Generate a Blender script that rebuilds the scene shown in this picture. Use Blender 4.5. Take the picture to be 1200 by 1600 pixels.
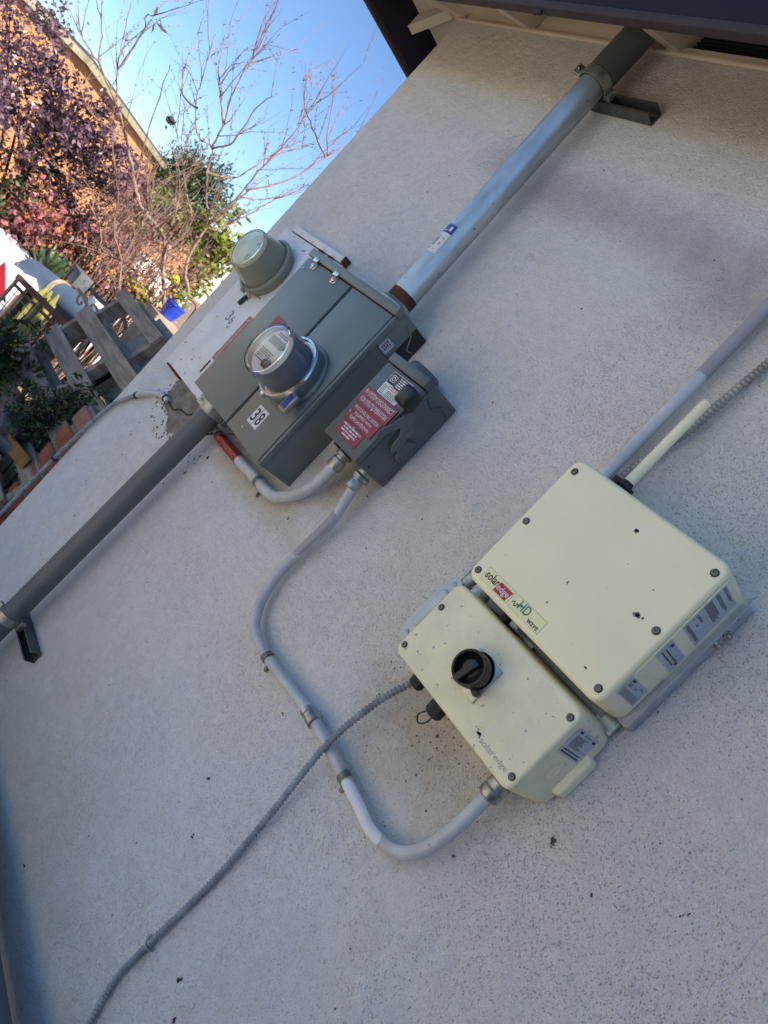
import bpy, bmesh, math, random
from mathutils import Vector, Matrix, Euler, noise
from mathutils.geometry import tessellate_polygon
R = math.radians
random.seed(7)
for _o in list(bpy.data.objects): bpy.data.objects.remove(_o)
sc = bpy.context.scene
# ------------------------------------------------------------------ camera, sky, sun, exposure
# world: house wall is the plane y = 0 (outside is -y), x runs along it, z is up, the lens is at z = 0
CAM_Y = -1.447
yaw, pitch, roll, FPX = R(41.6), R(-3.6), R(43.65), 1125.0
fwd = Vector((-math.sin(yaw)*math.cos(pitch), math.cos(yaw)*math.cos(pitch), math.sin(pitch)))
rt = fwd.cross(Vector((0, 0, 1))).normalized(); up = rt.cross(fwd)
rt2 = rt*math.cos(roll)+up*math.sin(roll); up2 = -rt*math.sin(roll)+up*math.cos(roll)
cam_d = bpy.data.cameras.new('camera'); cam = bpy.data.objects.new('camera', cam_d)
sc.collection.objects.link(cam); sc.camera = cam
m = Matrix.Identity(4)
for i in range(3): m[i][0], m[i][1], m[i][2] = rt2[i], up2[i], -fwd[i]
m.translation = (0, CAM_Y, 0); cam.matrix_world = m
cam_d.sensor_fit = 'VERTICAL'; cam_d.sensor_height = 36.0; cam_d.lens = FPX/1600*36.0
cam_d.clip_start = 0.02; cam_d.clip_end = 3000
cam_d.dof.use_dof = True; cam_d.dof.focus_distance = 1.9; cam_d.dof.aperture_fstop = cam_d.lens/4.2

SUN = Vector((0.66, 0.17, 0.72)).normalized()
world = bpy.data.worlds.new("World"); sc.world = world; world.use_nodes = True
wn = world.node_tree.nodes; wl = world.node_tree.links
sky = wn.new('ShaderNodeTexSky'); sky.sky_type = 'NISHITA'; sky.sun_disc = False
sky.sun_elevation = math.asin(SUN.z); sky.sun_rotation = math.atan2(SUN.x, SUN.y)
sky.air_density = 1.0; sky.dust_density = 0.0; sky.ozone_density = 5.0; sky.altitude = 1500
wn['Background'].inputs['Strength'].default_value = 0.085
wl.new(sky.outputs[0], wn['Background'].inputs['Color'])
sun_d = bpy.data.lights.new('sun', 'SUN'); sun_d.energy = 5.0; sun_d.angle = R(0.53); sun_d.color = (1.0, 0.93, 0.83)
sun_o = bpy.data.objects.new('sun', sun_d); sc.collection.objects.link(sun_o)
sun_o.rotation_euler = SUN.to_track_quat('Z', 'Y').to_euler(); sun_o.location = (5, 3, 8)
vs = sc.view_settings; vs.view_transform = 'Standard'; vs.look = 'None'; vs.gamma = 1.0; vs.use_curve_mapping = False
vs.exposure = 1.33

# ------------------------------------------------------------------ materials
def srgb(h):
    h = h.lstrip('#'); c = [int(h[i:i+2], 16)/255 for i in (0, 2, 4)]
    return [x/12.92 if x <= .04045 else ((x+.055)/1.055)**2.4 for x in c]+[1]
def mat(name, col, rough=.6, metal=0., var=.12, vscale=6., bump=0., bscale=200., spec=.5, col2=None, detail=4, coat=0., aniso=None, specks=None, vstretch=None):
    """principled material: base colour mottled by noise (towards col2), a fine bump, optional dark specks"""
    M = bpy.data.materials.new(name); M.use_nodes = True; n = M.node_tree.nodes; l = M.node_tree.links; b = n['Principled BSDF']
    c = Vector(col[:3]); c2 = Vector(col2[:3]) if col2 else c*(1-var)
    tc = n.new('ShaderNodeTexCoord'); vec = tc.outputs['Object']
    if vstretch:
        mp = n.new('ShaderNodeMapping'); mp.inputs['Scale'].default_value = vstretch; l.new(vec, mp.inputs[0]); vs_ = mp.outputs[0]
    else: vs_ = vec
    nz = n.new('ShaderNodeTexNoise'); nz.inputs['Scale'].default_value = vscale; nz.inputs['Detail'].default_value = detail; nz.inputs['Roughness'].default_value = .6
    l.new(vs_, nz.inputs['Vector'])
    rp = n.new('ShaderNodeValToRGB'); rp.color_ramp.elements[0].position = .36; rp.color_ramp.elements[1].position = .66
    rp.color_ramp.elements[0].color = (*c2, 1); rp.color_ramp.elements[1].color = (*c, 1); l.new(nz.outputs[0], rp.inputs[0])
    out = rp.outputs[0]
    if specks:
        sscale, thr, scol = specks
        s = n.new('ShaderNodeTexNoise'); s.inputs['Scale'].default_value = sscale; s.inputs['Detail'].default_value = 3; l.new(vec, s.inputs['Vector'])
        sr = n.new('ShaderNodeValToRGB'); sr.color_ramp.elements[0].position = thr; sr.color_ramp.elements[1].position = thr+.03
        sr.color_ramp.elements[0].color = (0, 0, 0, 1); sr.color_ramp.elements[1].color = (1, 1, 1, 1); l.new(s.outputs[0], sr.inputs[0])
        mx = n.new('ShaderNodeMixRGB'); l.new(sr.outputs[0], mx.inputs[0]); l.new(out, mx.inputs[1]); mx.inputs[2].default_value = (*scol[:3], 1); out = mx.outputs[0]
    l.new(out, b.inputs['Base Color'])
    rr = n.new('ShaderNodeMapRange'); rr.inputs[3].default_value = max(.03, rough-.08); rr.inputs[4].default_value = min(1, rough+.08)
    l.new(nz.outputs[0], rr.inputs[0]); l.new(rr.outputs[0], b.inputs['Roughness'])
    b.inputs['Metallic'].default_value = metal; b.inputs['Specular IOR Level'].default_value = spec
    if coat: b.inputs['Coat Weight'].default_value = coat; b.inputs['Coat Roughness'].default_value = .15
    if bump:
        bn = n.new('ShaderNodeTexNoise'); bn.inputs['Scale'].default_value = bscale; bn.inputs['Detail'].default_value = 3; l.new(vec, bn.inputs['Vector'])
        bp = n.new('ShaderNodeBump'); bp.inputs['Strength'].default_value = bump; bp.inputs['Distance'].default_value = .002
        l.new(bn.outputs[0], bp.inputs['Height']); l.new(bp.outputs[0], b.inputs['Normal'])
    return M
def stucco(name, scale_col=1.0):
    """sand-float stucco: cream and cool grey repaint patches, dark pits, small lumps"""
    M = bpy.data.materials.new(name); M.use_nodes = True; n = M.node_tree.nodes; l = M.node_tree.links; b = n['Principled BSDF']
    tc = n.new('ShaderNodeTexCoord'); v = tc.outputs['Object']
    def nz(s, d=4, r=.6, dist=0.):
        q = n.new('ShaderNodeTexNoise'); q.inputs['Scale'].default_value = s; q.inputs['Detail'].default_value = d; q.inputs['Roughness'].default_value = r; q.inputs['Distortion'].default_value = dist
        l.new(v, q.inputs['Vector']); return q.outputs[0]
    def ramp(i, p0, p1, c0=(0, 0, 0, 1), c1=(1, 1, 1, 1)):
        q = n.new('ShaderNodeValToRGB'); q.color_ramp.elements[0].position = p0; q.color_ramp.elements[1].position = p1
        q.color_ramp.elements[0].color = c0; q.color_ramp.elements[1].color = c1; l.new(i, q.inputs[0]); return q.outputs[0]
    def mix(f, a, c, typ='MIX'):
        q = n.new('ShaderNodeMixRGB'); q.blend_type = typ
        for k, x in enumerate((f, a, c)):
            if isinstance(x, (int, float)): q.inputs[k].default_value = x
            elif isinstance(x, (tuple, list)): q.inputs[k].default_value = x
            else: l.new(x, q.inputs[k])
        return q.outputs[0]
    cream, cool, dirt = (.86, .825, .765, 1), (.81, .825, .835, 1), (.70, .67, .63, 1)
    base = mix(ramp(nz(.85, 5, .55, .6), .42, .56), cream, cool)
    base = mix(mix(1, ramp(nz(1.6, 6, .65, .8), .54, .70), (.5, .5, .5, 1), 'MULTIPLY'), base, dirt)
    base = mix(mix(1, ramp(nz(9, 5, .7), .45, .75), (.3, .3, .3, 1), 'MULTIPLY'), base, (.66, .63, .60, 1))
    # weather stains with a place of their own: a smudged arc right of the mast, a brown foot at the west end; brown blotches under the boxes and eaves
    def blotch(b_, x, z, rx, rz, col_, amt):
        mp = n.new('ShaderNodeMapping'); mp.vector_type = 'TEXTURE'; mp.inputs['Location'].default_value = (x+STX, 0, z+STZ); mp.inputs['Scale'].default_value = (rx, 50, rz); l.new(v, mp.inputs[0])
        ln = n.new('ShaderNodeVectorMath'); ln.operation = 'LENGTH'; l.new(mp.outputs[0], ln.inputs[0])
        ad = n.new('ShaderNodeMath'); ad.operation = 'MULTIPLY_ADD'; l.new(nz(7, 6, .7), ad.inputs[0]); ad.inputs[1].default_value = .9; hf = n.new('ShaderNodeMath'); hf.operation = 'MULTIPLY_ADD'; l.new(ln.outputs['Value'], hf.inputs[0]); hf.inputs[1].default_value = .5; hf.inputs[2].default_value = -.45; l.new(hf.outputs[0], ad.inputs[2])
        return mix(mix(1, ramp(ad.outputs[0], .12, .80, (1, 1, 1, 1), (0, 0, 0, 1)), (amt, amt, amt, 1), 'MULTIPLY'), b_, col_)
    STX, STZ = 2.8, 1.85   # the wall's own origin
    for (x, z, rx, rz, c_, am) in ((-1.66, .89, .22, .075, (.50, .475, .48, 1), .6), (-1.40, .915, .22, .07, (.52, .49, .49, 1), .5), (-1.15, .895, .2, .07, (.47, .45, .46, 1), .65), (-.97, .82, .14, .10, (.46, .44, .45, 1), .7), (-1.95, .95, .12, .06, (.42, .39, .385, 1), .4),
                                   (-1.75, -1.45, .55, .40, (.60, .53, .44, 1), .6), (-1.35, -1.62, .5, .22, (.60, .53, .44, 1), .55), (-.72, -.40, .20, .13, (.50, .39, .25, 1), .65), (-1.50, -.14, .13, .07, (.45, .35, .21, 1), .7), (-1.85, -.36, .30, .055, (.50, .40, .25, 1), .7), (-1.42, 1.32, .5, .10, (.55, .48, .38, 1), .5)):
        base = blotch(base, x, z, rx, rz, c_, am)
    # pits: voronoi cells, only some of them, denser in places
    vo = n.new('ShaderNodeTexVoronoi'); vo.inputs['Scale'].default_value = 215; vo.inputs['Randomness'].default_value = 1; 
    wv = n.new('ShaderNodeMixRGB'); wv.blend_type = 'ADD'; wv.inputs[0].default_value = .012
    wz = n.new('ShaderNodeTexNoise'); wz.inputs['Scale'].default_value = 60; l.new(v, wz.inputs['Vector'])
    l.new(v, wv.inputs[1]); l.new(wz.outputs['Color'], wv.inputs[2]); l.new(wv.outputs[0], vo.inputs['Vector'])
    pit = ramp(vo.outputs['Distance'], .14, .36, (1, 1, 1, 1), (0, 0, 0, 1))
    sel = n.new('ShaderNodeSeparateColor'); l.new(vo.outputs['Color'], sel.inputs[0])
    dens = n.new('ShaderNodeMath'); dens.operation = 'ADD'
    l.new(sel.outputs[0], dens.inputs[0]); dz = n.new('ShaderNodeMath'); dz.operation = 'MULTIPLY_ADD'; l.new(nz(2.4, 5), dz.inputs[0]); dz.inputs[1].default_value = 2.4; dz.inputs[2].default_value = -1.25; l.new(dz.outputs[0], dens.inputs[1])
    pitm = mix(1, pit, ramp(dens.outputs[0], .48, .72), 'MULTIPLY')
    col = mix(mix(1, pitm, (.30, .30, .30, 1), 'MULTIPLY'), base, (.30, .29, .29, 1))
    col = mix(1., col, ramp(nz(34, 6, .75), .30, .72, (.90, .895, .885, 1), (1.05, 1.05, 1.05, 1)), 'MULTIPLY')
    fine = ramp(nz(420, 2), .36, .66, (.80, .80, .80, 1), (1.08, 1.08, 1.08, 1))
    col = mix(1., col, fine, 'MULTIPLY'); l.new(col, b.inputs['Base Color']); b.inputs['Roughness'].default_value = .92; b.inputs['Specular IOR Level'].default_value = .2
    h = n.new('ShaderNodeMath'); h.operation = 'MULTIPLY_ADD'; l.new(nz(150, 4, .7), h.inputs[0]); h.inputs[1].default_value = 1.6
    hm = n.new('ShaderNodeMath'); hm.operation = 'MULTIPLY'; l.new(pitm, hm.inputs[0]); hm.inputs[1].default_value = -.8; l.new(hm.outputs[0], h.inputs[2])
    h2 = n.new('ShaderNodeMath'); h2.operation = 'MULTIPLY_ADD'; l.new(nz(14, 3), h2.inputs[0]); h2.inputs[1].default_value = 3.; l.new(h.outputs[0], h2.inputs[2])
    bp = n.new('ShaderNodeBump'); bp.inputs['Strength'].default_value = 1.; bp.inputs['Distance'].default_value = .0048
    l.new(h2.outputs[0], bp.inputs['Height']); l.new(bp.outputs[0], b.inputs['Normal'])
    return M
def glass(name, col=(1, 1, 1, 1), rough=.02):
    M = bpy.data.materials.new(name); M.use_nodes = True; b = M.node_tree.nodes['Principled BSDF']
    b.inputs['Base Color'].default_value = col; b.inputs['Transmission Weight'].default_value = 1; b.inputs['Roughness'].default_value = rough; b.inputs['IOR'].default_value = 1.35
    return M
def leafmat(name, col, col2, trans=.25, rough=.5):
    M = mat(name, col, rough=rough, col2=col2, vscale=3.5, detail=2)
    b = M.node_tree.nodes['Principled BSDF']; b.inputs['Transmission Weight'].default_value = 0
    n = M.node_tree.nodes; l = M.node_tree.links; t = n.new('ShaderNodeBsdfTranslucent'); mx = n.new('ShaderNodeMixShader'); mx.inputs[0].default_value = trans
    src = b.inputs['Base Color'].links[0].from_socket; l.new(src, t.inputs[0]); o = n['Material Output']
    l.new(b.outputs[0], mx.inputs[1]); l.new(t.outputs[0], mx.inputs[2]); l.new(mx.outputs[0], o.inputs[0]); return M

K = {}
K['stucco'] = stucco('stucco')
K['cement'] = mat('raw_cement', (.27, .24, .205, 1), .95, col2=(.13, .112, .095, 1), vscale=18, bump=1, bscale=260, detail=6)
K['chip'] = mat('bare_chip', (.16, .145, .13, 1), .95, col2=(.05, .045, .04, 1), vscale=90, bump=.8, bscale=400)
K['whitebox'] = mat('whitewashed_sheet', (.76, .77, .78, 1), .85, col2=(.66, .67, .68, 1), vscale=9, bump=.15, bscale=120, specks=(38, .66, (.30, .27, .24)))
K['grey_paint'] = mat('grey_enamel', (.165, .192, .182, 1), .38, var=.14, vscale=5, bump=.06, bscale=60, spec=.5, specks=(70, .74, (.2, .22, .21)))
K['grey_dark'] = mat('grey_enamel_switch', (.11, .135, .14, 1), .45, var=.2, vscale=9, bump=.08, bscale=90)
K['grey_shadow'] = mat('dark_gasket_shade', (.015, .017, .018, 1), .7)  # gasket and joint black; stands for shade inside the strut channels
K['galv'] = mat('galvanised_steel', (.56, .60, .62, 1), .42, .85, col2=(.36, .40, .42, 1), vscale=20, bump=.12, bscale=80, detail=8, vstretch=(1, 1, .35), specks=(60, .70, (.16, .18, .18)))
K['strutm'] = mat('dull_strut_steel', (.13, .14, .135, 1), .45, .5, col2=(.07, .075, .072, 1), vscale=20, bump=.1)
K['faint'] = mat('faint_crack_line', (.42, .40, .38, 1), .95)
K['screwm'] = mat('dull_screw_steel', (.24, .23, .20, 1), .45, .6, col2=(.12, .115, .10, 1), vscale=120)
K['zinc'] = mat('zinc_steel', (.50, .52, .50, 1), .35, .8, col2=(.25, .27, .26, 1), vscale=30)
K['bright'] = mat('bright_steel', (.75, .76, .76, 1), .2, .95, col2=(.45, .46, .46, 1), vscale=30)
K['rust'] = mat('rusted_steel', (.13, .045, .022, 1), .9, col2=(.045, .02, .014, 1), vscale=40, bump=.5)
K['pipe_grey'] = mat('blue_grey_paint', (.115, .135, .14, 1), .5, col2=(.095, .11, .115, 1), vscale=7, bump=.1, bscale=90, specks=(30, .73, (.06, .065, .07)))
K['sleeve'] = mat('grey_plastic_sleeve', (.115, .125, .12, 1), .5, var=.2, vscale=8)
K['emt'] = mat('painted_emt', (.54, .555, .56, 1), .42, col2=(.42, .43, .44, 1), vscale=16, bump=.15, bscale=110, specks=(45, .70, (.22, .21, .20)))
K['pvc'] = mat('grey_white_pvc', (.56, .60, .62, 1), .42, col2=(.42, .45, .49, 1), vscale=8, bump=.06, specks=(26, .735, (.2, .21, .22)))
K['pvc_dark'] = mat('mauve_overspray_pvc', (.36, .34, .37, 1), .6, var=.15, vscale=12, bump=.1)
K['flex'] = mat('liquid_flex_metal', (.40, .41, .40, 1), .45, .25, col2=(.22, .23, .23, 1), vscale=25)
K['cream'] = mat('cream_powder_coat', (.90, .835, .56, 1), .5, col2=(.85, .79, .53, 1), vscale=7, bump=.07, bscale=170, specks=(26, .76, (.40, .37, .29)))
K['cream_rough'] = mat('weathered_cream_coat', (.86, .80, .54, 1), .62, col2=(.74, .69, .47, 1), vscale=12, bump=.45, bscale=90, specks=(60, .67, (.38, .36, .29)))
K['cream_side'] = K['cream']
K['alu'] = mat('painted_bracket', (.46, .47, .49, 1), .5, .1, col2=(.36, .37, .39, 1), vscale=22, bump=.2, bscale=150, specks=(40, .70, (.2, .2, .21)))
K['bare'] = mat('bare_metal_chip', (.16, .15, .13, 1), .6, .3, col2=(.10, .09, .08, 1), vscale=80)
K['black'] = mat('black_plastic', (.012, .013, .016, 1), .38, var=.3, vscale=30, bump=.05)
K['darkrub'] = mat('black_rubber', (.02, .021, .023, 1), .65)
K['label'] = mat('silver_label', (.50, .53, .57, 1), .4, .0, var=.1, vscale=30)
K['logo_bg'] = mat('pale_sticker', (.86, .83, .46, 1), .4, var=.06)
K['ink'] = mat('black_ink', (.02, .02, .025, 1), .6)
K['fadedink'] = mat('faded_ink', (.10, .10, .10, 1), .7, col2=(.25, .25, .25, 1), vscale=90)
K['redink'] = mat('red_ink', (.45, .03, .035, 1), .5, var=.1)
K['greenink'] = mat('green_ink', (.02, .20, .15, 1), .5, var=.1)
K['white'] = mat('white_print', (.72, .72, .72, 1), .5, var=.08)
K['placard'] = mat('engraved_red_placard', (.29, .032, .065, 1), .42, col2=(.22, .03, .06, 1), vscale=18, bump=.06)
K['redpale'] = mat('faded_red_tape', (.33, .07, .08, 1), .55, col2=(.40, .20, .20, 1), vscale=40)
K['redwrap'] = mat('red_wrap_label', (.30, .018, .022, 1), .35, var=.15)
K['blue'] = mat('blue_print', (.02, .05, .36, 1), .4, var=.15)
K['salmon'] = mat('salmon_print', (.55, .26, .2, 1), .5, var=.1)
K['greycap'] = mat('grey_meter_can', (.24, .25, .20, 1), .5, var=.2, vscale=10, specks=(50, .68, (.2, .2, .17)))
K['meterblue'] = mat('meter_inner_can', (.19, .21, .25, 1), .3, var=.2, vscale=14)
K['dial'] = mat('meter_face_card', (.84, .84, .78, 1), .4, var=.15, vscale=30)
K['glass'] = glass('clear_cover', (.93, .94, .95, 1), .05)
K['dustyglass'] = glass('dusty_cover', (.86, .87, .74, 1), .10); K['dustyglass'].node_tree.nodes['Principled BSDF'].inputs['Transmission Weight'].default_value = .86
K['soffit'] = mat('cream_eave_paint', (.70, .62, .51, 1), .75, col2=(.60, .53, .43, 1), vscale=6, bump=.3, bscale=60, detail=6)
K['fascia'] = mat('navy_fascia_paint', (.024, .019, .037, 1), .8, spec=.2, col2=(.018, .014, .028, 1), vscale=5, bump=.2, bscale=40)
K['fascia_edge'] = mat('worn_brown_edge', (.05, .034, .04, 1), .8, col2=(.03, .02, .024, 1), vscale=20, bump=.4)
K['shingle'] = mat('asphalt_shingle', (.08, .07, .065, 1), .95, col2=(.04, .036, .034, 1), vscale=30, bump=.8, bscale=200)
K['voidm'] = mat('dark_screen', (.012, .012, .018, 1), .8)
K['brick'] = mat('red_brick', (.30, .095, .055, 1), .9, col2=(.17, .06, .045, 1), vscale=14, bump=.8, bscale=120, detail=6)
K['brickpale'] = mat('pink_brick', (.33, .17, .14, 1), .9, col2=(.22, .12, .10, 1), vscale=14, bump=.8, bscale=120, detail=6)
K['mortar'] = mat('grey_mortar', (.17, .165, .15, 1), .95, var=.3, vscale=40, bump=.9)
K['pallet'] = mat('weathered_pallet_wood', (.36, .30, .24, 1), .9, col2=(.18, .145, .115, 1), vscale=5, bump=.6, bscale=50, detail=8, vstretch=(1.2, 1.2, 9))
K['plygrey'] = mat('grey_ply', (.26, .26, .24, 1), .85, col2=(.18, .18, .17, 1), vscale=8, bump=.3)  # plain grey of the plywood sheet
K['orange'] = mat('orange_stucco', (.56, .27, .115, 1), .9, col2=(.48, .225, .095, 1), vscale=2.5, bump=.5, bscale=80)
K['olive'] = mat('olive_trim', (.34, .32, .20, 1), .7, var=.25)
K['whitewall'] = mat('white_render', (.72, .70, .66, 1), .85, var=.12, vscale=4)
K['stone'] = mat('garden_stone', (.38, .29, .21, 1), .9, col2=(.22, .16, .12, 1), vscale=7, bump=.8, bscale=50)
K['bark'] = mat('bare_bark', (.30, .20, .15, 1), .85, col2=(.17, .11, .085, 1), vscale=25, bump=.4)
K['barkred'] = mat('red_young_bark', (.27, .155, .115, 1), .75, col2=(.15, .08, .065, 1), vscale=25)
K['barkdark'] = mat('dark_bark', (.07, .045, .04, 1), .9, var=.4, vscale=20)
K['plum'] = leafmat('plum_leaves', (.20, .115, .15, 1), (.075, .04, .06, 1), .15, .35)
K['leafg'] = leafmat('deep_green_leaves', (.045, .085, .02, 1), (.022, .045, .012, 1))
K['leafshade'] = leafmat('shrub_green_leaves', (.05, .095, .032, 1), (.025, .05, .018, 1))
K['leafy'] = leafmat('yellow_green_leaves', (.30, .30, .05, 1), (.13, .17, .03, 1), .35)
K['agave'] = leafmat('agave_blades', (.10, .16, .07, 1), (.05, .09, .035, 1), .15)
K['flowero'] = leafmat('orange_petals', (.85, .40, .12, 1), (.70, .24, .08, 1), .35)
K['flowerp'] = leafmat('pink_petals', (.78, .28, .32, 1), (.50, .12, .18, 1), .35)
K['dryleaf'] = leafmat('russet_leaves', (.46, .22, .18, 1), (.24, .10, .11, 1), .3)
K['cactus'] = mat('yellow_green_cactus', (.27, .25, .06, 1), .7, col2=(.15, .15, .04, 1), vscale=14)
K['drum'] = mat('blue_grey_drum', (.085, .115, .17, 1), .4, col2=(.06, .085, .13, 1), vscale=4)
K['tarp'] = mat('white_tarpaulin', (.74, .76, .78, 1), .6, var=.08, vscale=3, bump=.3, bscale=8)
K['redcloth'] = mat('red_cloth', (.5, .02, .03, 1), .7)
K['iron'] = mat('rusty_iron', (.16, .075, .05, 1), .85, col2=(.07, .035, .028, 1), vscale=18, bump=.4)
K['ironpale'] = mat('pale_weathered_iron', (.42, .32, .22, 1), .8, col2=(.25, .17, .11, 1), vscale=18)
K['wire'] = mat('galvanised_wire', (.28, .25, .19, 1), .6, .3)
K['bluepot'] = mat('glazed_blue_pot', (.03, .07, .52, 1), .2, var=.2)
K['yellow'] = mat('yellow_plastic', (.75, .62, .03, 1), .5)
K['yellowwood'] = mat('ochre_board', (.28, .15, .04, 1), .8, col2=(.17, .09, .03, 1), vscale=14)
K['slate'] = mat('slate_rubble', (.12, .125, .14, 1), .9, col2=(.07, .072, .08, 1), vscale=9, bump=.6, bscale=60)
K['pavers'] = mat('concrete_ground', (.62, .55, .45, 1), .95, col2=(.52, .46, .37, 1), vscale=2.2, bump=.7, bscale=60, detail=8)
K['earth'] = mat('garden_earth', (.22, .16, .11, 1), .95, col2=(.12, .085, .06, 1), vscale=1.5, bump=.9, bscale=30, detail=8)

# ------------------------------------------------------------------ mesh building
class MB:
    """collects shapes (with material slots) into one mesh"""
    def __init__(s): s.v = []; s.f = []; s.mi = []
    def add(s, vs, fs, mi=0):
        o = len(s.v); s.v += [Vector(p) for p in vs]; s.f += [tuple(i+o for i in f) for f in fs]; s.mi += [mi]*len(fs)
    def addbm(s, bm, mi=0):
        bm.verts.index_update(); s.add([v.co.copy() for v in bm.verts], [[v.index for v in f.verts] for f in bm.faces], mi); bm.free()
    def box(s, lo, hi, bev=0., seg=2, mi=0, rot=None, xf=None):
        lo, hi = Vector(lo), Vector(hi); c = (lo+hi)/2; d = hi-lo
        bm = bmesh.new(); bmesh.ops.create_cube(bm, size=1)
        for v in bm.verts: v.co = Vector((v.co.x*d.x, v.co.y*d.y, v.co.z*d.z))
        if bev: bmesh.ops.bevel(bm, geom=list(bm.edges), offset=min(bev, min(abs(d.x), abs(d.y), abs(d.z))*.49), segments=seg, profile=.5, affect='EDGES')
        for v in bm.verts:
            p = v.co
            if rot is not None: p = rot @ p
            v.co = p+c
            if xf: v.co = xf(v.co)
        s.addbm(bm, mi); return s
    def prism(s, pts, to3, n, bev=0., seg=2, mi=0, ends=None):
        """outline pts (2d) placed by to3(a,b), extruded along vector n"""
        bm = bmesh.new(); n = Vector(n)
        f = bm.faces.new([bm.verts.new(to3(*p)) for p in pts])
        r = bmesh.ops.extrude_face_region(bm, geom=[f]); ev = [g for g in r['geom'] if isinstance(g, bmesh.types.BMVert)]
        bmesh.ops.translate(bm, verts=ev, vec=n); bmesh.ops.recalc_face_normals(bm, faces=bm.faces)
        if bev:
            es = set()
            for e in bm.edges:
                a = (e.verts[0] in ev); b2 = (e.verts[1] in ev)
                if ends == 'far' and not (a and b2): continue
                if ends == 'caps' and a != b2: continue
                es.add(e)
            bmesh.ops.bevel(bm, geom=list(es), offset=bev, segments=seg, profile=.5, affect='EDGES')
        s.addbm(bm, mi); return s
    def tube(s, path, r, n=16, mi=0, caps=True, smooth=0):
        P = [Vector(p) for p in path]
        if smooth: P = catmull(P, smooth)
        rs = r if isinstance(r, (list, tuple)) else None
        if rs and len(rs) != len(P):
            m_ = len(rs)-1; rs = [rs[min(m_, int(i/(len(P)-1)*m_))]*(1-(i/(len(P)-1)*m_) % 1 if int(i/(len(P)-1)*m_) < m_ else 1)+(rs[min(m_, int(i/(len(P)-1)*m_)+1)]*((i/(len(P)-1)*m_) % 1) if int(i/(len(P)-1)*m_) < m_ else 0) for i in range(len(P))]
        T = []
        for i in range(len(P)):
            a = P[max(0, i-1)]; b = P[min(len(P)-1, i+1)]; t = (b-a); T.append(t.normalized() if t.length > 1e-9 else Vector((0, 0, 1)))
        u = T[0].orthogonal().normalized(); vs = []; fs = []
        for i, p in enumerate(P):
            u = (u-T[i]*u.dot(T[i])); u = u.normalized() if u.length > 1e-6 else T[i].orthogonal().normalized(); w = T[i].cross(u); q = rs[i] if rs else r
            for k in range(n):
                a = 2*math.pi*k/n; vs.append(p+(u*math.cos(a)+w*math.sin(a))*q)
        for i in range(len(P)-1):
            for k in range(n): fs.append((i*n+k, i*n+(k+1) % n, (i+1)*n+(k+1) % n, (i+1)*n+k))
        if caps: fs.append(tuple(range(n-1, -1, -1))); fs.append(tuple((len(P)-1)*n+k for k in range(n)))
        s.add(vs, fs, mi); return s
    def lathe(s, o, ax, prof, n=48, mi=0, xd=None):
        """prof: list of (radius, distance along ax)"""
        o = Vector(o); ax = Vector(ax).normalized(); u = Vector(xd) if xd else ax.orthogonal().normalized(); w = ax.cross(u); vs = []; fs = []
        for (r, h) in prof:
            for k in range(n):
                a = 2*math.pi*k/n; vs.append(o+ax*h+(u*math.cos(a)+w*math.sin(a))*max(r, 1e-5))
        for i in range(len(prof)-1):
            for k in range(n): fs.append((i*n+k, i*n+(k+1) % n, (i+1)*n+(k+1) % n, (i+1)*n+k))
        if prof[0][0] > 1e-4: fs.append(tuple(range(n-1, -1, -1)))
        if prof[-1][0] > 1e-4: fs.append(tuple((len(prof)-1)*n+k for k in range(n)))
        s.add(vs, fs, mi); return s
    def text(s, txt, o, xd, ud, w, h, mi=0, th=.0003, bold=0., shear=0.):
        """lettering centred on o, fitted to width w and height h"""
        c = bpy.data.curves.new('lettering', 'FONT'); c.body = txt; c.size = 1; c.extrude = 0; c.offset = bold; c.shear = shear; c.resolution_u = 3
        ob = bpy.data.objects.new('lettering', c); sc.collection.objects.link(ob)
        me = bpy.data.meshes.new_from_object(ob.evaluated_get(bpy.context.evaluated_depsgraph_get()))
        vs = [v.co.copy() for v in me.vertices]; fs = [list(p.vertices) for p in me.polygons]
        bpy.data.objects.remove(ob); bpy.data.curves.remove(c); bpy.data.meshes.remove(me)
        if not vs: return s
        x0 = min(v.x for v in vs); x1 = max(v.x for v in vs); y0 = min(v.y for v in vs); y1 = max(v.y for v in vs)
        o = Vector(o); xd = Vector(xd).normalized(); ud = Vector(ud).normalized(); nn = xd.cross(ud)
        s.add([o+xd*((v.x-(x0+x1)/2)/(x1-x0)*w)+ud*((v.y-(y0+y1)/2)/(y1-y0)*h)+nn*th for v in vs], fs, mi); return s
    def quad(s, o, xd, ud, w, h, mi=0, th=.0003):
        o = Vector(o); xd = Vector(xd).normalized(); ud = Vector(ud).normalized(); nn = xd.cross(ud); o = o+nn*th
        s.add([o-xd*w/2-ud*h/2, o+xd*w/2-ud*h/2, o+xd*w/2+ud*h/2, o-xd*w/2+ud*h/2], [(0, 1, 2, 3)], mi); return s
    def scribble(s, o, xd, ud, w, h, rows, mi=0, th=.0003, fill=.55, seed=1, ragged=.35):
        """print too small to read: rows of short word-like dashes"""
        rnd = random.Random(seed); o = Vector(o); xd = Vector(xd).normalized(); ud = Vector(ud).normalized(); rh = h/rows
        for i in range(rows):
            x = -w/2; end = w/2*(1-ragged*rnd.random()*2) if rows > 1 else w/2
            while x < end:
                L = min(rh*rnd.uniform(.9, 3.2), end-x)
                if L < rh*.3: break
                s.quad(o+xd*(x+L/2)+ud*(h/2-rh*(i+.5)), xd, ud, L, rh*fill, mi, th); x += L+rh*.45
        return s
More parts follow.
